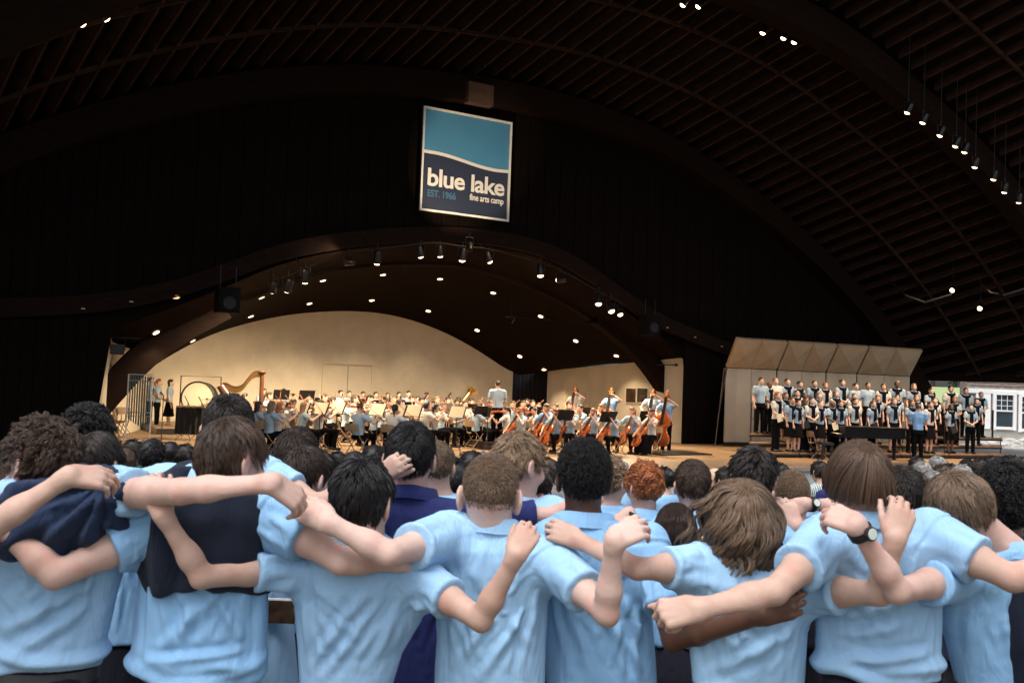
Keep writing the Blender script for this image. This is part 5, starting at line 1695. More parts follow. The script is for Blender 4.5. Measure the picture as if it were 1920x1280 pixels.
def chair_proto():
    root = empty('folding_chair')
    mb = MB(); rws = []
    for i in range(7):
        y = -.20 + .40 * i / 6
        rws.append([(x, y, .45 + .012 * abs(x) / .2 - (.012 if i == 6 else 0)) for x in (-.20, -.1, 0, .1, .20)])
    mb.grid(rws); mb.grid([[(x, y, z - .015) for x, y, z in r] for r in rws]); mb.build('seat', M_tan, root, 40)
    mb = MB(); rws = []
    for z, hw in ((.63, .20), (.70, .205), (.78, .20), (.815, .17)):
        rws.append([(x * hw, -.235 - .05 * (1 - x * x) + (z - .63) * -.06, z) for x in (-1, -.6, -.2, .2, .6, 1)])
    mb.grid(rws); mb.grid([[(x, y - .012, z) for x, y, z in r] for r in rws]); mb.build('backrest', M_tan, root, 40)
    for q in (-1, 1):
        MB().tube([(q * .205, -.235, .80), (q * .21, -.16, .50), (q * .22, .24, .0)], .012, 6).build('front_leg', M_tan, root, 40)
        MB().tube([(q * .19, .14, .45), (q * .20, -.26, 0)], .011, 6).build('rear_leg', M_tan, root, 40)
    MB().tube([(-.22, .16, .09), (.22, .16, .09)], .009, 6).build('crossbar', M_tan, root)
    MB().tube([(-.20, -.17, .10), (.20, -.17, .10)], .009, 6).build('crossbar', M_tan, root)
    return root
def stand_proto():
    root = empty('music_stand')
    M = Matrix.Rotation(math.radians(-62), 3, 'X')
    MB().box((0, 0, 1.08), (.50, .34, .008), M).build('desk', M_blackmetal, root)
    MB().box((0, -.085, .93), (.50, .05, .012)).build('ledge', M_blackmetal, root)
    MB().tube([(0, .02, 1.05), (0, 0, .30)], .013, 8).build('pole', M_blackmetal, root)
    for k in range(3):
        a = k * 2.094 + .5
        MB().tube([(0, 0, .30), (.27 * math.cos(a), .27 * math.sin(a), .012)], .010, 6).build('leg', M_blackmetal, root)
    return root
def sheet_proto():
    mb = MB()
    M = Matrix.Rotation(math.radians(-62), 3, 'X')
    for q in (-1, 1):
        vs = [(0, -.17, .012), (q * .22, -.17, .018), (q * .225, .16, .02), (0, .16, .012)]
        vs = [M @ Vector(v) for v in vs]
        mb.add(vs, [(0, 1, 2, 3)])
    return mb.mesh('sheet_music')
P_violin, P_cello, P_bass = viol('violin', 1.05), viol('cello', 2.0, .26, M_cello), viol('double_bass', 2.9, .18, M_cello)
P_bow, P_chair, P_stand, MSH_sheet = bow_proto(), chair_proto(), stand_proto(), sheet_proto()
def put(proto, M, label, cat, group):
    o = copy_tree(proto)
    o.matrix_world = M
    return tag(o, label, cat, group)
def pose(fig, y_axis, pos, z_hint):
    """matrix in figure space: local y along y_axis, local z close to z_hint"""
    y = Vector(y_axis).normalized(); z = Vector(z_hint); z = (z - y * z.dot(y)).normalized(); x = y.cross(z)
    M = Matrix(((x.x, y.x, z.x, pos[0]), (x.y, y.y, z.y, pos[1]), (x.z, y.z, z.z, pos[2]), (0, 0, 0, 1)))
    R = Matrix.Translation(fig.location) @ Matrix.Rotation(fig.rotation_euler.z, 4, 'Z')
    return R @ M
def horizon(x): return 713 + (x - 960) * math.tan(ROLL)

# conductor and podium
CZ = 28.0
cpos = at(930, 830, CZ); cpos.z = .20
place_fig('fold', cpos, rz_to((0, 0, 0), (.25, 1, 0)), 'orchestra conductor in a light blue polo seen from behind on the podium', None, 0, M_sh_grey, ('dkbrown', 'crop'), scale=1.02)
pd = empty('podium', (cpos.x, cpos.y, 0), 0, 'dark carpeted conductor podium at the stage front', 'podium')
M_carpet = pm('dark brown carpet', (.035, .022, .016), .3, 30, .9, .4, 200)
MB().box((0, 0, .10), (1.3, 1.3, .195)).build('platform', M_carpet, pd)
MB().box((0, 0, .203), (1.34, 1.34, .012)).build('edge', M_blackmetal, pd)
rl_ = empty('podium_rail', (cpos.x, cpos.y, .2), 0, 'black tubular rail behind the conductor', 'rail')
MB().tube([(-.6, -.55, 0), (-.6, -.55, 1.0), (.6, -.55, 1.0), (.6, -.55, 0)], .018, 6).build('frame', M_blackmetal, rl_, 40)
s_ = put(P_stand, Matrix.Translation((cpos.x + .25, cpos.y + .75, 0)) @ Matrix.Rotation(math.pi, 4, 'Z'), 'black music stand in front of the orchestra conductor', 'music stand', 'music stands')

# ------------------------------------------------------------------ orchestra: (head x, head y, nominal depth, kind, hair, skin, shirt)
G, Wt, Bl = M_sh_grey, M_sh_white, M_sh_blue
orch = [
 (602, 757, 0, 'violin', 'brown', 'bun', 1, Wt), (676, 764, 0, 'violin', 'brown', 'crop', 0, G), (741, 766, 0, 'violin', 'black', 'tail', 2, Wt), (831, 760, 0, 'violin', 'lbrown', 'crop', 1, G),
 (652, 755, 0, 'violin', 'lbrown', 'short', 1, G), (800, 762, 0, 'violin', 'dark', 'short', 2, Wt), (720, 757, 0, 'violin', 'brown', 'tail', 1, G),
 (525, 770, 24, 'violin', 'ginger', 'long', 1, Wt), (510, 760, 0, 'violin', 'blond', 'long', 1, G), (485, 764, 24, 'violin', 'dkbrown', 'long', 0, G), (550, 755, 0, 'violin', 'brown', 'short', 0, G),
 (580, 751, 0, 'violin', 'lbrown', 'tail', 1, G), (570, 764, 24.5, 'violin', 'blond', 'long', 1, G), (608, 745, 29, 'violin', 'brown', 'short', 0, G), (505, 742, 29, 'violin', 'brown', 'tail', 0, G),
 (495, 735, 31, 'wind', 'dark', 'long', 0, G), (532, 737, 32, 'wind', 'dark', 'short', 0, G), (639, 737, 31.5, 'wind', 'dark', 'short', 1, G), (681, 741, 32.5, 'wind', 'dark', 'short', 0, Wt), (693, 747, 29.5, 'violin', 'black', 'short', 0, G),
 (727, 741, 32.5, 'wind', 'brown', 'crop', 0, G), (738, 749, 30.5, 'wind', 'lbrown', 'crop', 1, G), (727, 754, 28.5, 'violin', 'black', 'short', 2, G), (766, 738, 32, 'wind', 'dark', 'crop', 1, G), (772, 748, 30, 'wind', 'dark', 'short', 0, G),
 (783, 746, 31, 'wind', 'brown', 'crop', 1, G), (820, 746, 31, 'wind', 'blond', 'long', 1, G), (808, 757, 28.5, 'violin', 'dark', 'short', 0, G), (860, 746, 31.5, 'wind', 'black', 'crop', 3, G), (856, 755, 30, 'wind', 'black', 'short', 2, G),
 (884, 752, 30, 'violin', 'dark', 'short', 0, G), (862, 765, 28.5, 'wind', 'dark', 'tail', 2, G), (906, 761, 29.5, 'wind', 'brown', 'bun', 1, G), (922, 763, 28.8, 'violin', 'ginger', 'long', 1, G),
 (962, 758, 29.5, 'violin', 'brown', 'bun', 1, G), (976, 770, 27.5, 'cello', 'ginger', 'short', 1, G), (981, 757, 30.5, 'violin', 'brown', 'short', 0, G), (988, 740, 33, 'wind', 'dark', 'crop', 1, Wt), (999, 756, 31.5, 'wind', 'brown', 'short', 1, G),
 (1010, 761, 30.5, 'violin', 'brown', 'tail', 1, G), (1024, 764, 27.8, 'cello', 'brown', 'short', 0, Bl), (1042, 763, 30, 'violin', 'brown', 'bun', 0, G), (1068, 771, 27.5, 'cello', 'dark', 'tail', 1, G), (1068, 759, 30.5, 'sit', 'dkbrown', 'big', 0, G),
 (1088, 765, 29.5, 'violin', 'dark', 'bun', 0, G), (1112, 772, 27.8, 'cello', 'ginger', 'tail', 1, G), (1127, 764, 29.5, 'cello', 'ginger', 'short', 1, G), (1151, 778, 27.2, 'cello', 'dark', 'bun', 1, G), (1185, 770, 28.3, 'cello', 'ginger', 'tail', 1, G),
 (1221, 773, 27.8, 'cello_skirt', 'brown', 'bun', 0, Wt),
 (540, 763, 25.2, 'violin', 'dark', 'short', 0, Wt), (592, 763, 25.8, 'violin', 'dkbrown', 'tail', 1, Wt), (625, 751, 28, 'violin', 'dark', 'short', 0, G), (665, 748, 29, 'violin', 'dkbrown', 'long', 1, Wt), (705, 762, 26, 'violin', 'dark', 'short', 0, G), (752, 755, 28, 'violin', 'dkbrown', 'bun', 1, Wt), (790, 752, 29, 'wind', 'dark', 'short', 0, G), (817, 764, 26.5, 'violin', 'black', 'tail', 2, Wt), (840, 748, 30.5, 'wind', 'dark', 'short', 0, G),
 (872, 757, 29, 'wind', 'brown', 'long', 1, Wt), (896, 768, 27.6, 'violin', 'dark', 'short', 0, G), (948, 768, 28, 'violin', 'dark', 'tail', 1, Wt), (1002, 770, 28.3, 'violin', 'brown', 'short', 1, Wt), (1042, 776, 27.2, 'cello', 'dark', 'short', 0, G), (655, 738, 32, 'wind', 'brown', 'short', 1, G), (705, 740, 32, 'wind', 'dark', 'long', 1, Wt), (748, 740, 32.5, 'wind', 'dkbrown', 'tail', 1, G), (800, 741, 32.3, 'wind', 'dark', 'short', 0, G)]
RISER_Y = 29.4
names = {'violin': 'violinist', 'wind': 'wind player', 'cello': 'cellist', 'cello_skirt': 'cellist', 'sit': 'seated player'}
orch.sort(key=lambda r: r[0])
cnt = {}
hairw = {'brown': 'brown', 'lbrown': 'light brown', 'black': 'black', 'dark': 'dark', 'blond': 'blond', 'ginger': 'reddish', 'dkbrown': 'dark brown'}
def ordn(n):
    base = ['first', 'second', 'third', 'fourth', 'fifth', 'sixth', 'seventh', 'eighth', 'ninth', 'tenth', 'eleventh', 'twelfth', 'thirteenth', 'fourteenth', 'fifteenth', 'sixteenth', 'seventeenth', 'eighteenth', 'nineteenth', 'twentieth']
    if n < 20: return base[n]
    return {2: 'twenty', 3: 'thirty', 4: 'forty'}[(n + 1) // 10] + ('-' + base[(n + 1) % 10 - 1] if (n + 1) % 10 else 'th') if (n + 1) % 10 else {2: 'twentieth', 3: 'thirtieth', 4: 'fortieth'}[(n + 1) // 10]
for (x, y, Zn, kind, hc_, hs_, sk, shm) in orch:
    yh = horizon(x)
    Z = Zn or min(33, max(23, .80 * FPX / (y - yh)))
    p = at(x, y, Z)
    base = .2 if p.y > RISER_Y else 0.0
    nm = names[kind]; k = cnt.get(nm, 0); cnt[nm] = k + 1
    tocon = rz_to((p.x, p.y, 0), (p.x - 6, p.y - 1.6 + 1.2 * math.sin(x), 0)) if kind in ('cello', 'cello_skirt') else math.atan2(-(cpos.x - p.x), cpos.y - p.y) if kind not in ('wind', 'sit') else rz_to((p.x, p.y, 0), (cpos.x * .6 + p.x * .4, cpos.y - 3, 0))
    hz = p.z - base
    sc = min(1.06, max(.94, hz / 1.20))
    hp = Matrix.Rotation(tocon, 3, 'Z') @ Vector((0, .05, 0))
    lb = f'{ordn(k)} {nm} from the left, {hairw[hc_]} {"long" if hs_ == "long" else "tied" if hs_ in ("tail", "bun") else "short" if hs_ != "big" else "bushy"} hair'
    f = place_fig(kind, (p.x - hp.x, p.y - hp.y, base), tocon, lb, 'orchestra players on the stage', sk, shm, (hc_, hs_), scale=sc)
    who = f'{ordn(k)} {nm} from the left'
    zz = Matrix.Translation(f.location) @ Matrix.Rotation(tocon, 4, 'Z')
    put(P_chair, zz @ Matrix.Translation((0, 0, .0)), f'tan folding chair of the {who}', 'chair', 'tan metal folding chairs')
    if kind == 'violin':
        put(P_violin, pose(f, (-.34, .52, -.03), (-.07, .12, 1.085), (-.25, .1, 1)), f'violin held by the {who}', 'violin', 'violins')
        put(P_bow, pose(f, (-.62, -.18, .5), (-.02, .38, 1.20), (0, .2, 1)), f'bow in the hand of the {who}', 'bow', 'bows')
    elif kind in ('cello', 'cello_skirt'):
        put(P_cello, pose(f, (-.10, -.58, .84), (.04, .66, .24), (.25, 1, .35)), f'cello of the {who}', 'cello', 'cellos')
        put(P_bow, pose(f, (-1, .1, .12), (-.05, .55, .60), (0, 1, .2)), f'cello bow of the {who}', 'bow', 'bows')
    elif kind == 'wind' and k % 2 == 0:
        o = empty('clarinet', tuple(zz @ Vector((0, .16, 1.14))), 0, f'black clarinet of the {who}', 'clarinet', 'wind instruments')
        a, b = Vector((0, 0, 0)), (zz.to_3x3() @ Vector((0, .32, -.5)))
        MB().tube([a, b * .85], .014, 8).build('tube', M_ebony, o, 40)
        MB().tube([b * .85, b], [.015, .032], 10).build('bell', M_ebony, o, 40)
    elif kind == 'wind':
        o = empty('trumpet', tuple(zz @ Vector((0, .18, 1.14))), 0, f'brass horn of the {who}', 'trumpet', 'wind instruments')
        d_ = zz.to_3x3() @ Vector((0, 1, -.2))
        MB().tube([d_ * 0, d_ * .32, d_ * .42, d_ * .46], [.008, .010, .025, .058], 12).build('bell', M_brass, o, 50)
        MB().tube([d_ * .06 + Vector((0, 0, -.01)), d_ * .08 + Vector((0, 0, -.1)), d_ * .26 + Vector((0, 0, -.1)), d_ * .28 + Vector((0, 0, -.01))], .009, 6).build('valve_loop', M_brass, o, 50)
# riser under the back rows
r0_, r1_ = on_y(300, 800, RISER_Y).x, on_y(1010, 800, RISER_Y).x
rs = empty('orchestra_riser', ((r0_ + r1_) / 2, (RISER_Y + YB) / 2, 0), 0, 'low black riser under the rear rows of the orchestra', 'riser')
MB().box((0, .2, .09), (r1_ - r0_, YB - RISER_Y - .7, .18)).build('deck', M_floor, rs)
MB().box((0, -(YB - RISER_Y) / 2 + .53, .085), (r1_ - r0_, .03, .17)).build('fascia', M_blackmetal, rs)

# basses
for k, (x, y, Z, hr, sk, shm, hst) in enumerate([(1080, 735, 33, 'brown', 1, Wt, 'short'), (1147, 738, 31.5, 'dark', 0, Bl, 'big'), (1225, 738, 30.5, 'dark', 0, G, 'short'), (1251, 747, 29.2, 'dark', 0, Bl, 'short')]):
    p = at(x, y, Z)
    rz = rz_to((p.x, p.y, 0), (p.x - 6, p.y - 5.0, 0))
    f = place_fig('bass', (p.x, p.y, 0), rz, f'{ORD[k]} double bass player from the left, standing with {hr} hair', 'orchestra players on the stage', sk, shm, (hr, hst), scale=min(1.06, max(.94, p.z / 1.63)))
    put(P_bass, pose(f, (-.10, -.20, .97), (.10, .58, .20), (.15, 1, .2)), f'double bass of the {ORD[k]} bass player from the left', 'double bass', 'double basses')
    put(P_bow, pose(f, (-1, .1, .12), (.0, .62, .82), (0, 1, .2)), f'bow of the {ORD[k]} double bass player from the left', 'bow', 'bows')
pl = empty('bass_plinth', at(1262, 838, 28.6), 0, 'flat black board under the largest double bass player', 'platform'); pl.location.z = 0
MB().box((0, 0, .02), (1.9, 1.3, .04)).build('board', M_blackmetal, pl)

# music stands: (desk x, desk y, depth, with sheets, facing mode)
stands = [(565, 783, 24.5, 1), (632, 776, 25.5, 1), (708, 777, 25.5, 1), (775, 784, 25.5, 1), (857, 784, 25.8, 1), (527, 749, 30, 0), (575, 748, 30.5, 0), (604, 750, 30, 0), (675, 747, 30.5, 0), (712, 750, 30, 0), (762, 760, 29, 0), (745, 748, 31, 0),
          (845, 765, 28.5, 0), (880, 756, 29.5, 0), (905, 778, 27.5, 0), (600, 782, 24.8, 1), (745, 784, 25.2, 1), (520, 786, 24, 1), (980, 742, 32, 0), (1005, 772, 29, 0), (1095, 757, 30.5, 0), (1213, 763, 28.8, 0), (1060, 790, 27, 0), (1140, 795, 27, 0)]
stands.sort()
for k, (x, y, Z, sh) in enumerate(stands):
    p = at(x, y, Z)
    base = .2 if p.y > RISER_Y else 0
    left = x < 900 and y > 760
    rz = rz_to((p.x, p.y, 0), (p.x - 3, p.y - 1.8, 0)) if left else rz_to((p.x, p.y, 0), (p.x + .3, p.y + 3, 0))
    # stand desk faces its player: local -y side
    M = Matrix.Translation((p.x, p.y, p.z - 1.08)) @ Matrix.Rotation(rz, 4, 'Z')
    zf = p.z - 1.08
    if abs(zf - base) < .25: M.translation.z = base
    o = put(P_stand, M, f'black music stand, {ordn(k)} from the left in the orchestra', 'music stand', 'music stands')
    if abs(zf - base) >= .25: o.location.z = base; 
    if sh:
        s2 = link('sheet_music', MSH_sheet, M_paper)
        s2.matrix_world = o.matrix_world if False else Matrix.Translation((p.x, p.y, o.location.z + 1.08)) @ Matrix.Rotation(rz, 4, 'Z')
        tag(s2, f'cream sheet music on the {ordn(k)} stand from the left', 'sheet music', 'sheets on the music stands')
for q in (P_violin, P_cello, P_bass, P_bow, P_stand): kill_tree(q)

# bassoons and tuba
for k, (x0, y0, x1, y1, Z) in enumerate([(785, 762, 802, 738, 30.5), (828, 760, 846, 736, 30.5)]):
    a, b = at(x0, y0, Z), at(x1, y1, Z)
    o = empty('bassoon', a, 0, f'dark red bassoon sticking up, {["left", "right"][k]} of the two', 'bassoon', 'bassoons')
    MB().tube([(0, 0, 0), (b - a) * .95], [.035, .025], 8).build('tube', pm('dark maple', (.05, .012, .008), .2, 9, .3), o, 40)
    MB().tube([(b - a) * .95, (b - a)], [.030, .030], 8).build('bell', M_ebony, o, 40)
tb = at(872, 748, 31.2)
o = empty('tuba', tb, 0, 'shiny brass tuba with its bell tilted to the right', 'tuba')
M = Matrix.Rotation(math.radians(42), 3, 'Y') @ Matrix.Rotation(0, 3, 'X')
MB().lathe([(.05, -.35), (.07, 0), (.10, .2), (.15, .32), (.23, .40), (.22, .40), (.12, .30)], (0, 0, 0), 18, M).build('bell', M_brass, o, 50)
MB().tube([M @ Vector(v) for v in ((0, 0, -.35), (.12, 0, -.48), (.28, 0, -.40), (.30, 0, -.1), (.26, 0, .1), (.16, 0, .12))], .05, 8).build('bows', M_brass, o, 50)
MB().tube([M @ Vector(v) for v in ((.12, .06, -.3), (.2, .08, -.2), (.2, .08, 0), (.1, .1, .05))], .02, 6).build('valves', M_steel, o, 50)

# ------------------------------------------------------------------ percussion corner
cz = 24.8
c = on_z(257, 831, 0)
ch = empty('tubular_chimes', c, -YAW, 'tubular bells hanging in a chrome wheeled rack', 'chimes')
wd = .31
for q in (-1, 1):
    MB().tube([(q * wd, 0, .08), (q * wd, 0, 1.78)], .018, 6).build('post', M_steel, ch, 40)
    MB().beam((q * wd, -.3, .10), (q * wd, .3, .10), .03, .03).build('foot', M_steel, ch)
    for r_ in (-.3, .3):
        MB().lathe([(.045, -.015), (.045, .015)], (q * wd, r_, .045), 12, Matrix.Rotation(math.pi / 2, 3, 'Y')).build('caster', M_blackmetal, ch, 40)
for z in (1.78, 1.62, .80, .70): MB().tube([(-wd, 0, z), (wd, 0, z)], .015, 6).build('rail', M_steel, ch)
MB().tube([(-wd, 0, .12), (wd, 0, .12)], .012, 6).build('rail', M_steel, ch)
M_chime = pm('dark teal chime tube', (.10, .16, .17), .15, 6, .3, metal=.7)
for k in range(18):
    x = -.27 + .54 * k / 17
    MB().tube([(x, .03 * (-1) ** k, 1.74), (x, .03 * (-1) ** k, .62 - .018 * k)], .0135, 7).build('chime_tube', M_chime, ch, 40)
perc = [(283, 713, 30.5, 'fold', 'dark', 'short', 1), (297, 716, 30.5, 'fold', 'ginger', 'tail', 1), (319, 717, 30.5, 'fold', 'dkbrown', 'long', 1)]
for k, (x, y, Z, kd, hr, hst, sk) in enumerate(perc):
    p = at(x, y, Z)
    place_fig(kd if k < 2 else 'choir_s', (p.x, p.y, 0), rz_to((0, 0, 0), (1, -.3, 0)), ['percussionist hidden behind the chimes', 'reddish haired percussionist with dark glasses standing right of the chimes', 'long haired percussionist in a skirt right of the chimes'][k], 'standing percussionists', sk, G, (hr, hst), scale=min(1.08, p.z / 1.63), sweater=False)
def stack_chairs():
    b0 = on_z(205, 822, 0)
    for k in range(6):
        o = copy_tree(P_chair); o.matrix_world = Matrix.Translation((b0.x + .10 * k - .2, b0.y + .3 - .04 * k, 0)) @ Matrix.Rotation(.5, 4, 'Z') @ Matrix.Rotation(math.radians(-12), 4, 'X')
        tag(o, f'folding chair leaning in the stack behind the chimes, {ORD[k]} of six', 'chair', 'chairs stored behind the chimes')
stack_chairs()
t0 = on_z(362, 826, 0)
tbl = empty('percussion_table', t0, -YAW, 'black draped percussion table with cymbals right of the chimes', 'table')
MB().box((0, .2, .93), (1.0, .5, .04)).build('top', M_tan, tbl)
mb = MB(); rws = []
for i in range(33):
    x = -.5 + i / 32; rws.append([(x, -.05 + .02 * math.sin(i * 1.3), .91), (x, -.06 + .035 * math.sin(i * 1.3), .18)])
mb.grid(rws); mb.build('drape', M_black, tbl, 60)
for q in (-.45, .45):
    for r_ in (0, .4): MB().tube([(q, r_, 0), (q, r_, .91)], .016, 6).build('leg', M_steel, tbl)
bd = on_z(372, 812, 0)
bass = empty('bass_drum', bd + Vector((0, 0, 0)), -YAW, 'large bass drum with black hoop standing in a square frame', 'drum')
Mx = Matrix.Rotation(math.pi / 2, 3, 'X')
MB().lathe([(.50, -.22), (.50, .22)], (0, 0, 1.08), 28, Mx).build('drum_shell', M_ebony, bass, 40)
MB().lathe([(.485, .221), (.48, .226)], (0, 0, 1.08), 28, Mx).build('drum_head', M_paper, bass)
MB().tube([(.51 * math.cos(k * .2244), -.235, 1.08 + .51 * math.sin(k * .2244)) for k in range(29)], .025, 6).build('hoop', M_blackmetal, bass, 50)
mb = MB().tube([(-.62, 0, 0), (-.62, 0, 1.75), (.62, 0, 1.75), (.62, 0, 0)], .02, 6); mb.build('frame', M_blackmetal, bass, 40)
for k, (x, y, lb) in enumerate([(352, 742, 'left'), (378, 742, 'right')]):
    p = at(x, y, 26.5)
    o = stand_proto(); o.matrix_world = Matrix.Translation((p.x, p.y, 0)) @ Matrix.Rotation(-YAW - 1.2, 4, 'Z')
    tag(o, f'black music stand before the bass drum, {lb} of two', 'music stand', 'music stands')
cy = on_z(385, 815, 0)
o = empty('suspended_cymbal', cy, 0, 'bronze cymbal on a stand beside the percussion table', 'cymbal')
MB().lathe([(.22, 0), (.05, .025), (.035, .05), (.001, .055), (.001, .045), (.05, .018), (.215, -.004)], (0, 0, 1.06), 24).build('cymbal', M_brass, o, 50)
MB().tube([(0, 0, .3), (0, 0, 1.08)], .012, 6).build('stem', M_steel, o)
for k in range(3): MB().tube([(0, 0, .35), (.25 * math.cos(k * 2.1), .25 * math.sin(k * 2.1), 0)], .01, 6).build('leg', M_steel, o)
def micstand(x, y, Z, h, label, boom=False):
    p = on_z(x, y, 0)
    o = empty('microphone_stand', p, 0, label, 'microphone stand', 'microphone stands')
    MB().tube([(0, 0, .02), (0, 0, h)], .011, 6).build('pole', M_blackmetal, o)
    MB().lathe([(.13, 0), (.13, .02), (.03, .03)], n=16).build('base', M_blackmetal, o, 40)
    MB().tube([(0, 0, h), (-.10, -.12, h + .08)], [.018, .026], 8).build('microphone', M_blackmetal, o, 40)
micstand(302, 830, 0, 1.25, 'thin microphone stand between the chimes and the percussion table')
micstand(1388, 822, 0, 1.0, 'thin microphone stand before the left edge of the acoustic shell')
micstand(1770, 866, 0, 1.45, 'tall microphone stand at the stage front before the choir')

# harp
hp0 = on_z(449, 828, 0)
hp = empty('concert_harp', hp0, -YAW, 'gold and brown concert harp behind the violins', 'harp'); hp.scale = (1.3, 1.2, 1.08)
M_harp = pm('brown harp wood', (.11, .042, .018), .2, 5, .3, coat=.3)
MB().tube([(.42, 0, .1), (.42, 0, 1.78)], [.05, .045], 10).lathe([(.06, 1.76), (.09, 1.82), (.06, 1.86)], (.42, 0, 0), 12).build('column', M_harp, hp, 40)
nk = smooth_curve([(.42, 0, 1.80), (.25, 0, 1.80), (.12, 0, 1.62), (.0, 0, 1.40), (-.18, 0, 1.36), (-.36, 0, 1.48), (-.46, 0, 1.42)], 2)
mb = MB(); mb.grid([[p + Vector((0, dy, dz)) for dy, dz in ((-.03, -.07), (-.03, .05), (.03, .05), (.03, -.07), (-.03, -.07))] for p in nk]); mb.build('neck', M_harp, hp, 40)
mb = MB(); mb.grid([[p + Vector((0, -.034, -.12)), p + Vector((0, -.034, .0))] for p in nk[2:-6]]); mb.build('gold_plate', M_gold, hp)
MB().tube([(-.46, 0, 1.42), (.30, 0, .12)], [.09, .17], 10).build('soundbox', M_harp, hp, 40)
MB().box((.32, 0, .08), (.4, .3, .15)).build('base', M_harp, hp)
for k in range(14):
    u = (k + 1) / 15
    top = nk[int((1 - u) * (len(nk) - 5)) + 2]; bot = Vector((-.46, 0, 1.42)).lerp(Vector((.30, 0, .12)), 1 - (1 - u) * .95)
    bx_ = top.x
    uu = (top.x + .46) / .76
    bot = Vector((top.x, 0, 1.42 - 1.3 * min(1, max(0, uu))))
    if bot.z < top.z - .1: MB().tube([bot, top + Vector((0, 0, -.07))], .002, 4).build('string', M_paper, hp)
p = at(457, 737, 29)
place_fig('sit', (p.x, p.y, 0), rz_to((0, 0, 0), (1, 0, 0)), 'harpist in a blue shirt seated behind the harp', None, 0, Bl, ('brown', 'tail'))
# =================================================================== choir, acoustic shell, piano
M_panel = pm('cream laminate panel', (0.58, 0.47, 0.335), .06, 2, .6, .08, 20)
M_panelgap = pm('aluminium panel edge', (.25, .22, .18), .1, 5, .4, metal=.5)
A0, A1 = at(1358, 760, 33.2), at(1706, 760, 36.6)
B0, B1 = at(1380, 640, 31.9), at(1732, 658, 35.3)
zl = 2.70; zu = 3.66
cuts = [0, .26, .52, .69, 1.0]
for k in range(4):
    u0, u1 = cuts[k] + .003, cuts[k + 1] - .003
    a, b = A0.lerp(A1, u0), A0.lerp(A1, u1); a.z = b.z = 0
    ta, tb_ = B0.lerp(B1, u0), B0.lerp(B1, u1)
    root = empty('acoustic_shell_tower', a.lerp(b, .5), 0, f'cream folding acoustic shell panel behind the choir, {ORD[k]} from the left', 'acoustic panel', 'acoustic shell behind the choir')
    d = (b - a).normalized(); n = Vector((d.y, -d.x, 0))
    if n.y > 0: n = -n
    np_ = 2 if k in (0, 1, 3) else 1
    for j in range(np_):
        p, q = a.lerp(b, j / np_ + .004), a.lerp(b, (j + 1) / np_ - .004)
        mid = p.lerp(q, .5) - n * .10
        mb = MB()
        for s0, s1 in ((p, mid), (mid, q)):
            mb.add([s0 + Vector((0, 0, .14)), s1 + Vector((0, 0, .14)), s1 + Vector((0, 0, zl)), s0 + Vector((0, 0, zl))], [(0, 1, 2, 3)])
            mb.add([v + n * -.04 for v in (s0 + Vector((0, 0, .14)), s1 + Vector((0, 0, .14)), s1 + Vector((0, 0, zl)), s0 + Vector((0, 0, zl)))], [(3, 2, 1, 0)])
        mb.build('lower_panel', M_panel, root, world=True)
        # tilted canopy with a shallow pyramid relief
        e0, e1 = p + Vector((0, 0, zl + .02)), q + Vector((0, 0, zl + .02))
        f0, f1 = ta.lerp(tb_, j / np_ + .004), ta.lerp(tb_, (j + 1) / np_ - .004); f0.z = f1.z = zu
        c = (e0 + e1 + f0 + f1) / 4 + (n * .6 + Vector((0, 0, -.8))).normalized() * .10
        mb = MB().add([e0, e1, f1, f0, c], [(0, 1, 4), (1, 2, 4), (2, 3, 4), (3, 0, 4)])
        mb.add([v + Vector((0, .05, .05)) for v in (e0, e1, f1, f0)], [(3, 2, 1, 0)])
        mb.build('canopy_panel', M_panel, root, world=True)
    MB().beam(a + n * .02 + Vector((0, 0, .07)), b + n * .02 + Vector((0, 0, .07)), .08, .13).build('base_frame', M_blackmetal, root, world=True)
    MB().tube([a - n * .5, a - n * .1 + Vector((0, 0, zl))], .02, 6).build('brace', M_panelgap, root, world=True)
# loose strut leaning on the left tower
tag(MB().tube([on_z(1338, 830, 0), at(1363, 690, 33.0)], .025, 6).build('leaning_pole', M_panelgap), 'thin pole leaning on the left edge of the acoustic shell', 'pole')

C2 = on_z(1720, 864, 0)
def zrow(x, r): return 28.6 + (x - 1420) / 470 * 3.6 + r * .85
back_r = [(340, 365), (388, 388), (425, 365), (497, 370), (570, 385), (660, 380), (725, 392), (825, 375), (905, 397), (980, 392), (1075, 400), (1158, 385), (1255, 400), (1360, 425), (1478, 412), (1570, 425), (1660, 447)]
mid_r = [(487, 452), (555, 438), (597, 452), (683, 452), (790, 442), (900, 457), (1040, 467), (1158, 467), (1275, 467), (1383, 482), (1505, 477), (1635, 487)]
front_r = [(435, 452), (525, 482), (562, 496), (599, 492), (645, 482), (697, 502), (768, 502), (820, 502), (905, 487), (1010, 502), (1137, 487), (1245, 497), (1355, 507), (1480, 522), (1600, 522)]
HB = [.62, .38, .15]
hcyc = ['dark', 'brown', 'black', 'lbrown', 'dkbrown', 'brown', 'blond', 'dark', 'ginger', 'brown']
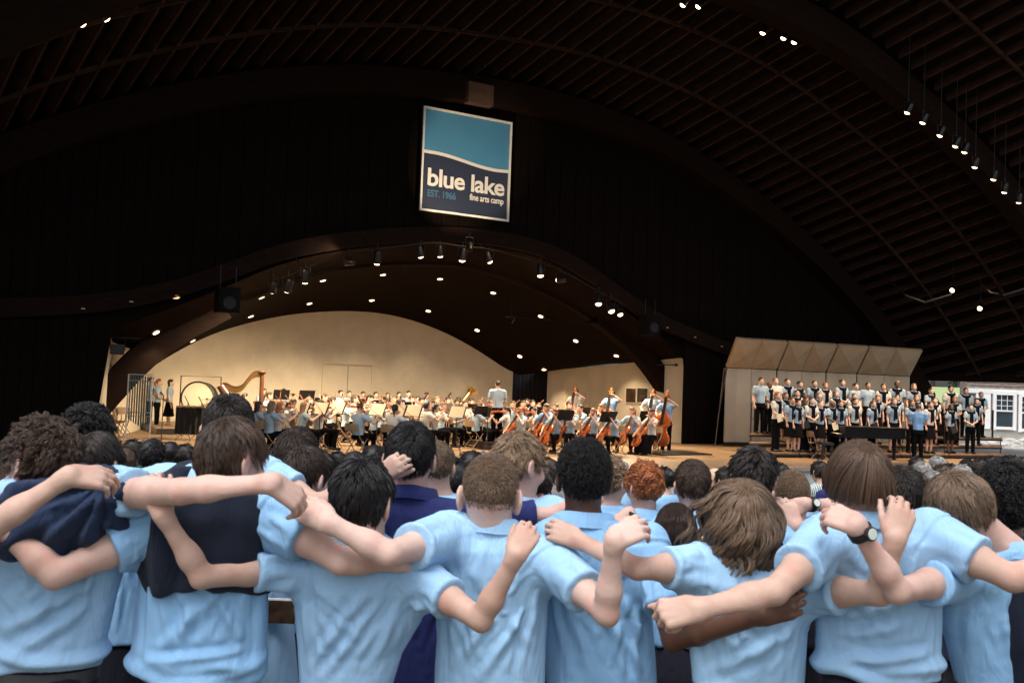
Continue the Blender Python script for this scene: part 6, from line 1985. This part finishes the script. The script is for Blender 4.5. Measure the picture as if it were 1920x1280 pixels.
for ri, (rn, lst) in enumerate((('back', back_r), ('middle', mid_r), ('front', front_r))):
    lst = sorted(lst)
    for k, (zx, zy) in enumerate(lst):
        x, y = 1320 + zx / 3.2, 600 + zy / 3.2
        Z = zrow(x, 2 - ri) + (random.uniform(-.12, .12))
        p = at(x, y, Z)
        base = HB[ri]
        if ri == 0: kind = 'choir_m'
        elif ri == 1: kind = 'choir_f' if k % 3 else 'choir_s'
        else: kind = 'choir_s' if k in (1, 2, 5, 8, 10, 12, 13) else 'choir_f'
        if kind == 'choir_m' and k % 3 == 1: kind = 'choir_mh'
        if kind == 'choir_f' and k % 2 == 0: kind = 'choir_fh'
        fem = kind not in ('choir_m', 'choir_mh')
        sc = min(1.10, max(.88, (p.z - base) / 1.63))
        hcol = hcyc[(k * 3 + ri * 4) % 10]
        hst = ['short', 'crop', 'short', 'short'][k % 4] if not fem else ['long', 'tail', 'bun', 'long'][k % 4]
        if ri == 2 and k == 10: hcol, hst = 'blond', 'long'
        if ri == 1 and k == 10: hcol, hst = 'ginger', 'long'
        sk = [0, 1, 0, 2, 1, 0, 1, 3, 0, 1][(k * 7 + ri * 3) % 10] if not (ri == 2 and k == 6) else 3
        sw = not (ri == 0 and k in (0, 2, 8, 9))
        rz = rz_to((p.x, p.y, 0), (C2.x * .75 + p.x * .25 - 3, C2.y - 8, 0)) + random.uniform(-.3, .3)
        lb = f'choir singer in the {rn} row, {ordn(k)} from the left, {hairw[hcol]} hair' + (', sweater' if sw else ', no sweater')
        place_fig(kind, (p.x, p.y, base), rz, lb, 'choir singers on the risers', sk, [M_sh_grey, M_sh_grey, M_sh_white, M_sh_grey][(k + ri) % 4], (hcol, hst), scale=sc, sweater=sw)
        if ri == 2 and k in (0, 3, 6, 9, 13):
            q = at(x + 6, y + 42, Z - .25)
            mb = MB().box((0, 0, 0), (.03, .17, .23), Matrix.Rotation(rz + 1.2, 3, 'Z') @ Matrix.Rotation(.3, 3, 'X'))
            o = mb.build('music_folder', pm('black folder', (.015, .014, .015), .1, 8, .5) if k % 2 else M_paper); o.location = q
            tag(o, f'music folder of the {ordn(k)} front row singer from the left', 'folder', 'folders held by the choir')
# choir risers: three steps in five bays
M_riserw = pm('worn riser deck', (.20, .125, .07), .25, 3, .6, .2, 30)
xs = [1405, 1500, 1595, 1690, 1780, 1880]
for b in range(5):
    c0, c1 = xs[b] + 1, xs[b + 1] - 1
    org = at((c0 + c1) / 2, 840, zrow((c0 + c1) / 2, 1)); org.z = 0
    root = empty('choir_riser', org, 0, f'three step black choir riser, {ORD[b]} bay from the left', 'riser', 'choir risers')
    for ri in range(3):
        Zc = lambda x: zrow(x, 2 - ri)
        f0, f1 = at(c0, 800, Zc(c0) - .34), at(c1, 800, Zc(c1) - .34)
        r0_, r1_ = at(c0, 800, Zc(c0) + .42), at(c1, 800, Zc(c1) + .42)
        h = HB[ri]
        for v in (f0, f1, r0_, r1_): v.z = 0
        mb = MB().prism([f0, f1, r1_, r0_], (0, 0, h - .045), (0, 0, h - .004))
        mb.build('step', M_riserw, root, world=True)
        mb = MB()
        for (p, q) in ((f0, f1), (r0_, r1_), (f0, r0_), (f1, r1_)):
            mb.beam(p.lerp(q, .01) + Vector((0, 0, h - .075)), p.lerp(q, .99) + Vector((0, 0, h - .075)), .03, .05)
        mb.build('step_frame', M_blackmetal, root, world=True)
        for p in (f0, f1, r0_, r1_):
            c_ = (f0 + f1 + r0_ + r1_) / 4
            pp = p.lerp(c_, .05)
            MB().tube([pp, pp + Vector((0, 0, h - .05))], .018, 6).build('leg', M_blackmetal, root, world=True)
# guard rails at both ends
for (x, lb) in ((1408, 'black guard rail at the left end of the choir risers'), (1862, 'black guard rail at the right end of the choir risers')):
    a = at(x, 800, zrow(x, 1.7)); b = at(x + (6 if x < 1600 else -2), 800, zrow(x, 2.6)); a.z = b.z = .58
    tag(MB().tube([a, a + Vector((0, 0, 1.0)), b + Vector((0, 0, 1.0)), b], .018, 6).tube([a + Vector((0, 0, .5)), b + Vector((0, 0, .5))], .014, 6).build('guard_rail', M_blackmetal, None, 40), lb, 'rail')
# choir conductor seen from behind
place_fig('fold', (C2.x, C2.y, 0), rz_to((C2.x, C2.y, 0), at(1690, 800, 34)), 'choir conductor in a blue polo seen from behind at the piano', None, 0, M_sh_blue, ('brown', 'crop'), scale=1.0, sweater=False)
# grand piano, closed, keyboard at the left
pc = on_z(1640, 856, 0); pc = at(1630, 800, 29.6); pc.z = 0
pn = empty('grand_piano', pc, -YAW, 'black closed grand piano in front of the choir', 'piano')
ol = [(-1.0, -.74), (.15, -.74), (.75, -.60), (1.0, -.30), (.95, 0.0), (.60, .25), (.25, .45), (.0, .68), (-.3, .74), (-1.0, .74)]
MB().prism([(x, y, 0) for x, y in ol], (0, 0, .66), (0, 0, .96)).build('case', M_blackgloss, pn)
MB().prism([(x * 1.01, y * 1.01, 0) for x, y in ol], (0, 0, .963), (0, 0, .985)).build('lid', M_blackgloss, pn)
MB().box((-1.12, 0, .70), (.24, 1.46, .10)).build('key_bed', M_blackgloss, pn)
MB().box((-1.13, 0, .757), (.15, 1.22, .012)).build('keyboard', M_paper, pn)
for x, y in ((-.8, -.55), (-.8, .55), (.7, -.2)): MB().lathe([(.075, 0), (.04, .06), (.06, .5), (.075, .66)], (x, y, 0), 12).build('leg', M_blackgloss, pn, 40)
p = at(1532, 800, 29.0)
o = copy_tree(P_chair); o.matrix_world = Matrix.Translation((p.x, p.y, 0)) @ Matrix.Rotation(-YAW - 1.4, 4, 'Z'); tag(o, 'tan folding chair beside the piano bench', 'chair', 'tan metal folding chairs')
p = at(1545, 800, 28.7)
o = empty('piano_bench', (p.x, p.y, 0), -YAW, 'black piano bench left of the grand piano', 'bench')
MB().box((0, 0, .47), (.36, .8, .07)).build('seat', M_blackmetal, o)
for q in (-1, 1):
    for r_ in (-1, 1): MB().box((q * .14, r_ * .34, .215), (.05, .05, .43)).build('leg', M_blackmetal, o)
p = at(1560, 800, 29.4)

# =================================================================== outside at the right: old building, stones, field, trees
M_siding = pm('weathered grey siding', (.23, .19, .165), .45, 5, .9, .5, 18, stretch=(1, 1, 5))
M_winw = pm('white window paint', (.80, .81, .80), .04, 5, .5)
M_pane = pm('dark window pane', (.03, .045, .06), .3, 2, .08, spec=.6)
M_conc = pm('pale concrete base', (.42, .41, .38), .18, 2, .9, .3, 15)
WZ = 46.0
def wl(x, y): return at(x, y, WZ)
bo = at(1880, 830, WZ); bo.z = -.1
bld = empty('old_building', bo, -YAW, 'weathered grey clapboard building with white sash windows at the right edge', 'building')
def L2(x, y):
    p = at(x, y, WZ) - bo
    return Vector((p.dot(R0), p.dot(F0), p.z))
xa, xb = L2(1812, 760).x, L2(2150, 760).x
ztop = L2(1880, 690).z + .6; zbase = L2(1880, 806).z
z = zbase; k = 0
while z < ztop:
    MB().prism([(xa, -.02 - .02, z), (xb, -.02 - .02, z), (xb, 0, z + .155), (xa, 0, z + .155)], (0, .1, 0), (0, 0, 0)).build('clapboard', M_siding, bld)
    z += .15; k += 1
MB().box(((xa + xb) / 2, .1, zbase / 2), (xb - xa, .3, zbase)).build('concrete_base', M_conc, bld)
MB().box(((xa + xb) / 2, .45, ztop / 2), (xb - xa - .1, .6, ztop)).build('house_core', M_siding, bld)
for (x0, x1, y0, y1) in ((1866, 1900, 741, 799), (1914, 1948, 745, 803), (1980, 2014, 745, 805)):
    a, b = L2(x0, y1), L2(x1, y0)
    w_, h_ = b.x - a.x, b.z - a.z; cx_, cz_ = (a.x + b.x) / 2, (a.z + b.z) / 2
    wo = MB()
    for bx_, sz_ in (((cx_ - w_ / 2 - .08, -.08, cz_), (.16, .09, h_ + .34)), ((cx_ + w_ / 2 + .08, -.08, cz_), (.16, .09, h_ + .34)), ((cx_, -.085, cz_ + h_ / 2 + .09), (w_, .1, .18)), ((cx_, -.09, cz_ - h_ / 2 - .07), (w_, .12, .14)), ((cx_, -.07, cz_), (w_, .05, .07))):
        wo.box(bx_, sz_)
    win = wo.build('window', M_winw, bld)
    MB().box((cx_, -.045, cz_), (w_, .02, h_)).build('pane', M_pane, win)
    for t in (-.17, .17): MB().box((cx_ + t * w_ * 1.0, -.062, cz_ + h_ / 4), (.025, .02, h_ / 2)).build('glazing_bar', M_winw, win)
    for t in (.16, .33): MB().box((cx_, -.063, cz_ + h_ * t), (w_, .02, .025)).build('glazing_bar', M_winw, win)
a, b = L2(1828, 803), L2(1858, 738)
MB().box(((a.x + b.x) / 2, -.07, (a.z + b.z) / 2), (b.x - a.x, .06, b.z - a.z)).build('shutter', M_winw, bld)
MB().box(((xa + xb) / 2, -.05, L2(1880, 734).z), (xb - xa, .08, .22)).build('trim_board', M_winw, bld)
# rubble
g = np.random.default_rng(4)
mb = MB()
for k in range(420):
    x, y = g.uniform(1838, 1990), g.uniform(822, 838)
    p = on_z(x, y + (x - 1838) * .02, -.02)
    s = g.uniform(.07, .22)
    ang = g.uniform(0, 3)
    vs = []
    for sx in (-1, 1):
        for sy in (-1, 1):
            for sz in (-1, 1):
                v = Vector((sx * s * g.uniform(.5, 1), sy * s * g.uniform(.5, 1), sz * s * .6 * g.uniform(.5, 1)))
                vs.append(p + Matrix.Rotation(ang, 3, 'Z') @ v + Vector((0, 0, s * .3)))
    mb.add(vs, [(0, 1, 3, 2), (4, 6, 7, 5), (0, 4, 5, 1), (2, 3, 7, 6), (0, 2, 6, 4), (1, 5, 7, 3)])
tag(mb.build('rubble', pm('pale limestone rubble', (.50, .48, .44), .25, 1.5, .9)), 'heap of pale broken stones by the concrete base', 'stones', None, 'stuff')
M_conc2 = pm('pale concrete slab', (.40, .38, .35), .12, 1.0, .9, .2, 20)
sl = [on_z(1745, 849, -.003), on_z(1990, 858, -.003), on_z(2100, 838, -.003), on_z(1800, 832, -.003)]
o = MB().prism(sl, (0, 0, .004), (0, 0, .012)).build('concrete_apron', M_conc2); o['kind'] = 'structure'
M_grass = pm('sunlit meadow', (.27, .34, .15), .2, .5, .9)
gp = [at(1735, 756, 60), at(1815, 760, 60), at(1900, 735, 130), at(1700, 727, 130)]
mb = MB(); a, b = at(1690, 752, 60), at(1830, 757, 60); c_, d_ = at(1660, 722, 140), at(1850, 728, 140)
mb.grid([[a.lerp(b, i / 6) for i in range(7)], [a.lerp(c_, .5).lerp(b.lerp(d_, .5), i / 6) for i in range(7)], [c_.lerp(d_, i / 6) for i in range(7)]])
mb.build('meadow', M_grass)['kind'] = 'structure'
# trees beyond the meadow: trunk and crown of leaf clumps
M_leaf = pm('tree foliage', (.05, .10, .03), .5, 3, .8)
M_bark = pm('tree bark', (.06, .045, .035), .3, 6, .9)
for k, (x, Z, hgt) in enumerate([(1700, 150, 14), (1748, 146, 12), (1790, 152, 13), (1832, 148, 12), (1880, 155, 14)]):
    b = at(x, 728, Z)
    root = empty('tree', b, 0, f'green leafy tree beyond the meadow, {ORD[k]} from the left', 'tree', 'trees beyond the meadow')
    MB().tube([(0, 0, -1), (.2, 0, hgt * .35), (.1, .2, hgt * .7)], [.4, .3, .12], 8).build('trunk', M_bark, root, 60)
    N = 1800
    c = g.normal(size=(26, 3)) * np.array([2.6, 2.6, hgt * .17]) + np.array([0, 0, hgt * .6])
    pt = c[g.integers(0, 26, N)] + g.normal(size=(N, 3)) * .75
    u = g.normal(size=(N, 3)); u /= np.linalg.norm(u, axis=1, keepdims=True)
    v = np.cross(u, g.normal(size=(N, 3))); v /= np.linalg.norm(v, axis=1, keepdims=True)
    s = g.uniform(.18, .4, (N, 1))
    V = np.stack([pt - u * s, pt - v * s * .6, pt + u * s, pt + v * s * .6], 1).reshape(-1, 3)
    me = to_mesh('crown', V, np.arange(N * 4).reshape(-1, 4))
    link('crown', me, M_leaf, root)

# =================================================================== audience in front of the stage
aud = [(248, 846, 9.0, 'dark', 'short'), (282, 853, 8.0, 'black', 'big'), (318, 848, 9.5, 'black', 'long'), (346, 856, 8.2, 'dark', 'short'), (232, 866, 7.5, 'brown', 'long'),
       (632, 868, 8.5, 'black', 'short'), (662, 878, 7.5, 'dark', 'tail'), (700, 868, 8.8, 'black', 'big'), (846, 884, 8.0, 'black', 'short'), (884, 880, 8.5, 'black', 'big'), (905, 870, 10.5, 'grey', 'short'), (856, 905, 6.2, 'black', 'short'), (1012, 905, 6.6, 'dark', 'short'), (1028, 885, 9, 'brown', 'short'),
       (1165, 884, 11, 'grey', 'short'), (1250, 899, 9.5, 'black', 'bun'), (1346, 897, 10.5, None, 'crop'), (1367, 901, 9.0, 'dark', 'short'), (1467, 889, 11, 'black', 'short'), (1496, 905, 9.0, 'brown', 'long'),
       (1541, 884, 11.5, 'dark', 'short'), (1723, 874, 13, 'dark', 'short'), (1735, 884, 12, 'grey', 'short'), (1763, 872, 13.5, 'grey', 'short'), (1770, 890, 11.5, 'brown', 'short'), (1786, 886, 12.5, 'dark', 'bun'), (1757, 905, 10, 'grey', 'short'),
       (1811, 889, 12, 'grey', 'short'), (1820, 877, 13.5, 'dark', 'crop'), (1840, 876, 14, 'dark', 'short'), (1861, 870, 14.5, 'black', 'short'), (1893, 869, 15, 'black', 'short'), (1904, 870, 14, 'dark', 'short'), (1919, 872, 14.5, 'dkbrown', 'short'), (1725, 905, 10, 'brown', 'long'), (1727, 925, 8.5, 'brown', 'tail'),
       (1790, 905, 10.5, 'dark', 'short'), (1850, 888, 12, 'brown', 'short'), (1880, 884, 12.5, 'dark', 'short'), (1910, 890, 12, 'brown', 'long'), (1565, 890, 11, 'brown', 'long'), (1430, 905, 9.5, 'dark', 'short'), (1390, 890, 11, 'brown', 'short'),
       (600, 880, 7.2, 'dark', 'short'), (750, 905, 6.4, 'dark', 'short'), (150, 872, 6.6, 'black', 'short'), (390, 872, 6.8, 'dark', 'short'), (470, 868, 7.4, 'black', 'short'), (520, 862, 8.2, 'dark', 'long')]
M_strip = pm('teal striped shirt', (.30, .45, .47), .1, 4, .8)
nt = M_strip.node_tree; wv_ = nt.nodes.new('ShaderNodeTexWave'); wv_.inputs['Scale'].default_value = 14; wv_.bands_direction = 'X'
tcn = nt.nodes.new('ShaderNodeTexCoord'); nt.links.new(tcn.outputs['Object'], wv_.inputs['Vector'])
rpn = nt.nodes.new('ShaderNodeValToRGB'); rpn.color_ramp.interpolation = 'CONSTANT'; rpn.color_ramp.elements[1].position = .5; rpn.color_ramp.elements[0].color = (.06, .13, .16, 1); rpn.color_ramp.elements[1].color = (.62, .66, .64, 1)
nt.links.new(wv_.outputs['Fac'], rpn.inputs[0]); nt.links.new(rpn.outputs[0], nt.nodes['Principled BSDF'].inputs['Base Color'])
M_green = cloth('dark green jacket', (.02, .07, .05), .1, .3)
acol = [M_shirt, M_navy, M_shirt2, M_green, cloth('grey knit', (.18, .18, .19), .1, .3), M_navypolo, cloth('maroon knit', (.12, .02, .03), .1, .3)]
aud.sort()
for k, (x, y, Z, hr, hst) in enumerate(aud):
    p = at(x, y, Z)
    gz = ground_z(p.y)
    H_ = p.z - gz
    kind = 'sit' if H_ < 1.42 else 'fold'
    sc = min(1.12, max(.86, H_ / (1.20 if kind == 'sit' else 1.63)))
    base = p.z - (1.20 if kind == 'sit' else 1.63) * sc
    shm = acol[(k * 5) % 7]; xt = ''
    if x == 1541: shm, xt = M_strip, ' in a striped shirt'
    elif x == 1735: shm, xt = M_green, ' in a green jacket'
    rz = rz_to((p.x, p.y, 0), (cpos.x * .4 + p.x * .6 if x < 1300 else p.x + 2, cpos.y, 0)) + random.uniform(-.25, .25)
    lb = f'{(hairw.get(hr) or ("grey" if hr == "grey" else "bald")) + (" haired" if hr else "")} spectator{xt} before the stage, {ordn(k)} from the left'
    f = place_fig(kind, (p.x, p.y, base), rz, lb, 'spectators in front of the stage', 0 if k % 5 else 2, shm, (hr, hst) if hr else None, scale=sc, sweater=False, strands=Z < 16)
    if kind == 'sit':
        put(P_chair, Matrix.Translation((p.x, p.y, base)) @ Matrix.Rotation(rz, 4, 'Z'), f'folding chair under the {ordn(k)} spectator from the left', 'chair', 'chairs of the spectators')
kill_tree(P_chair)
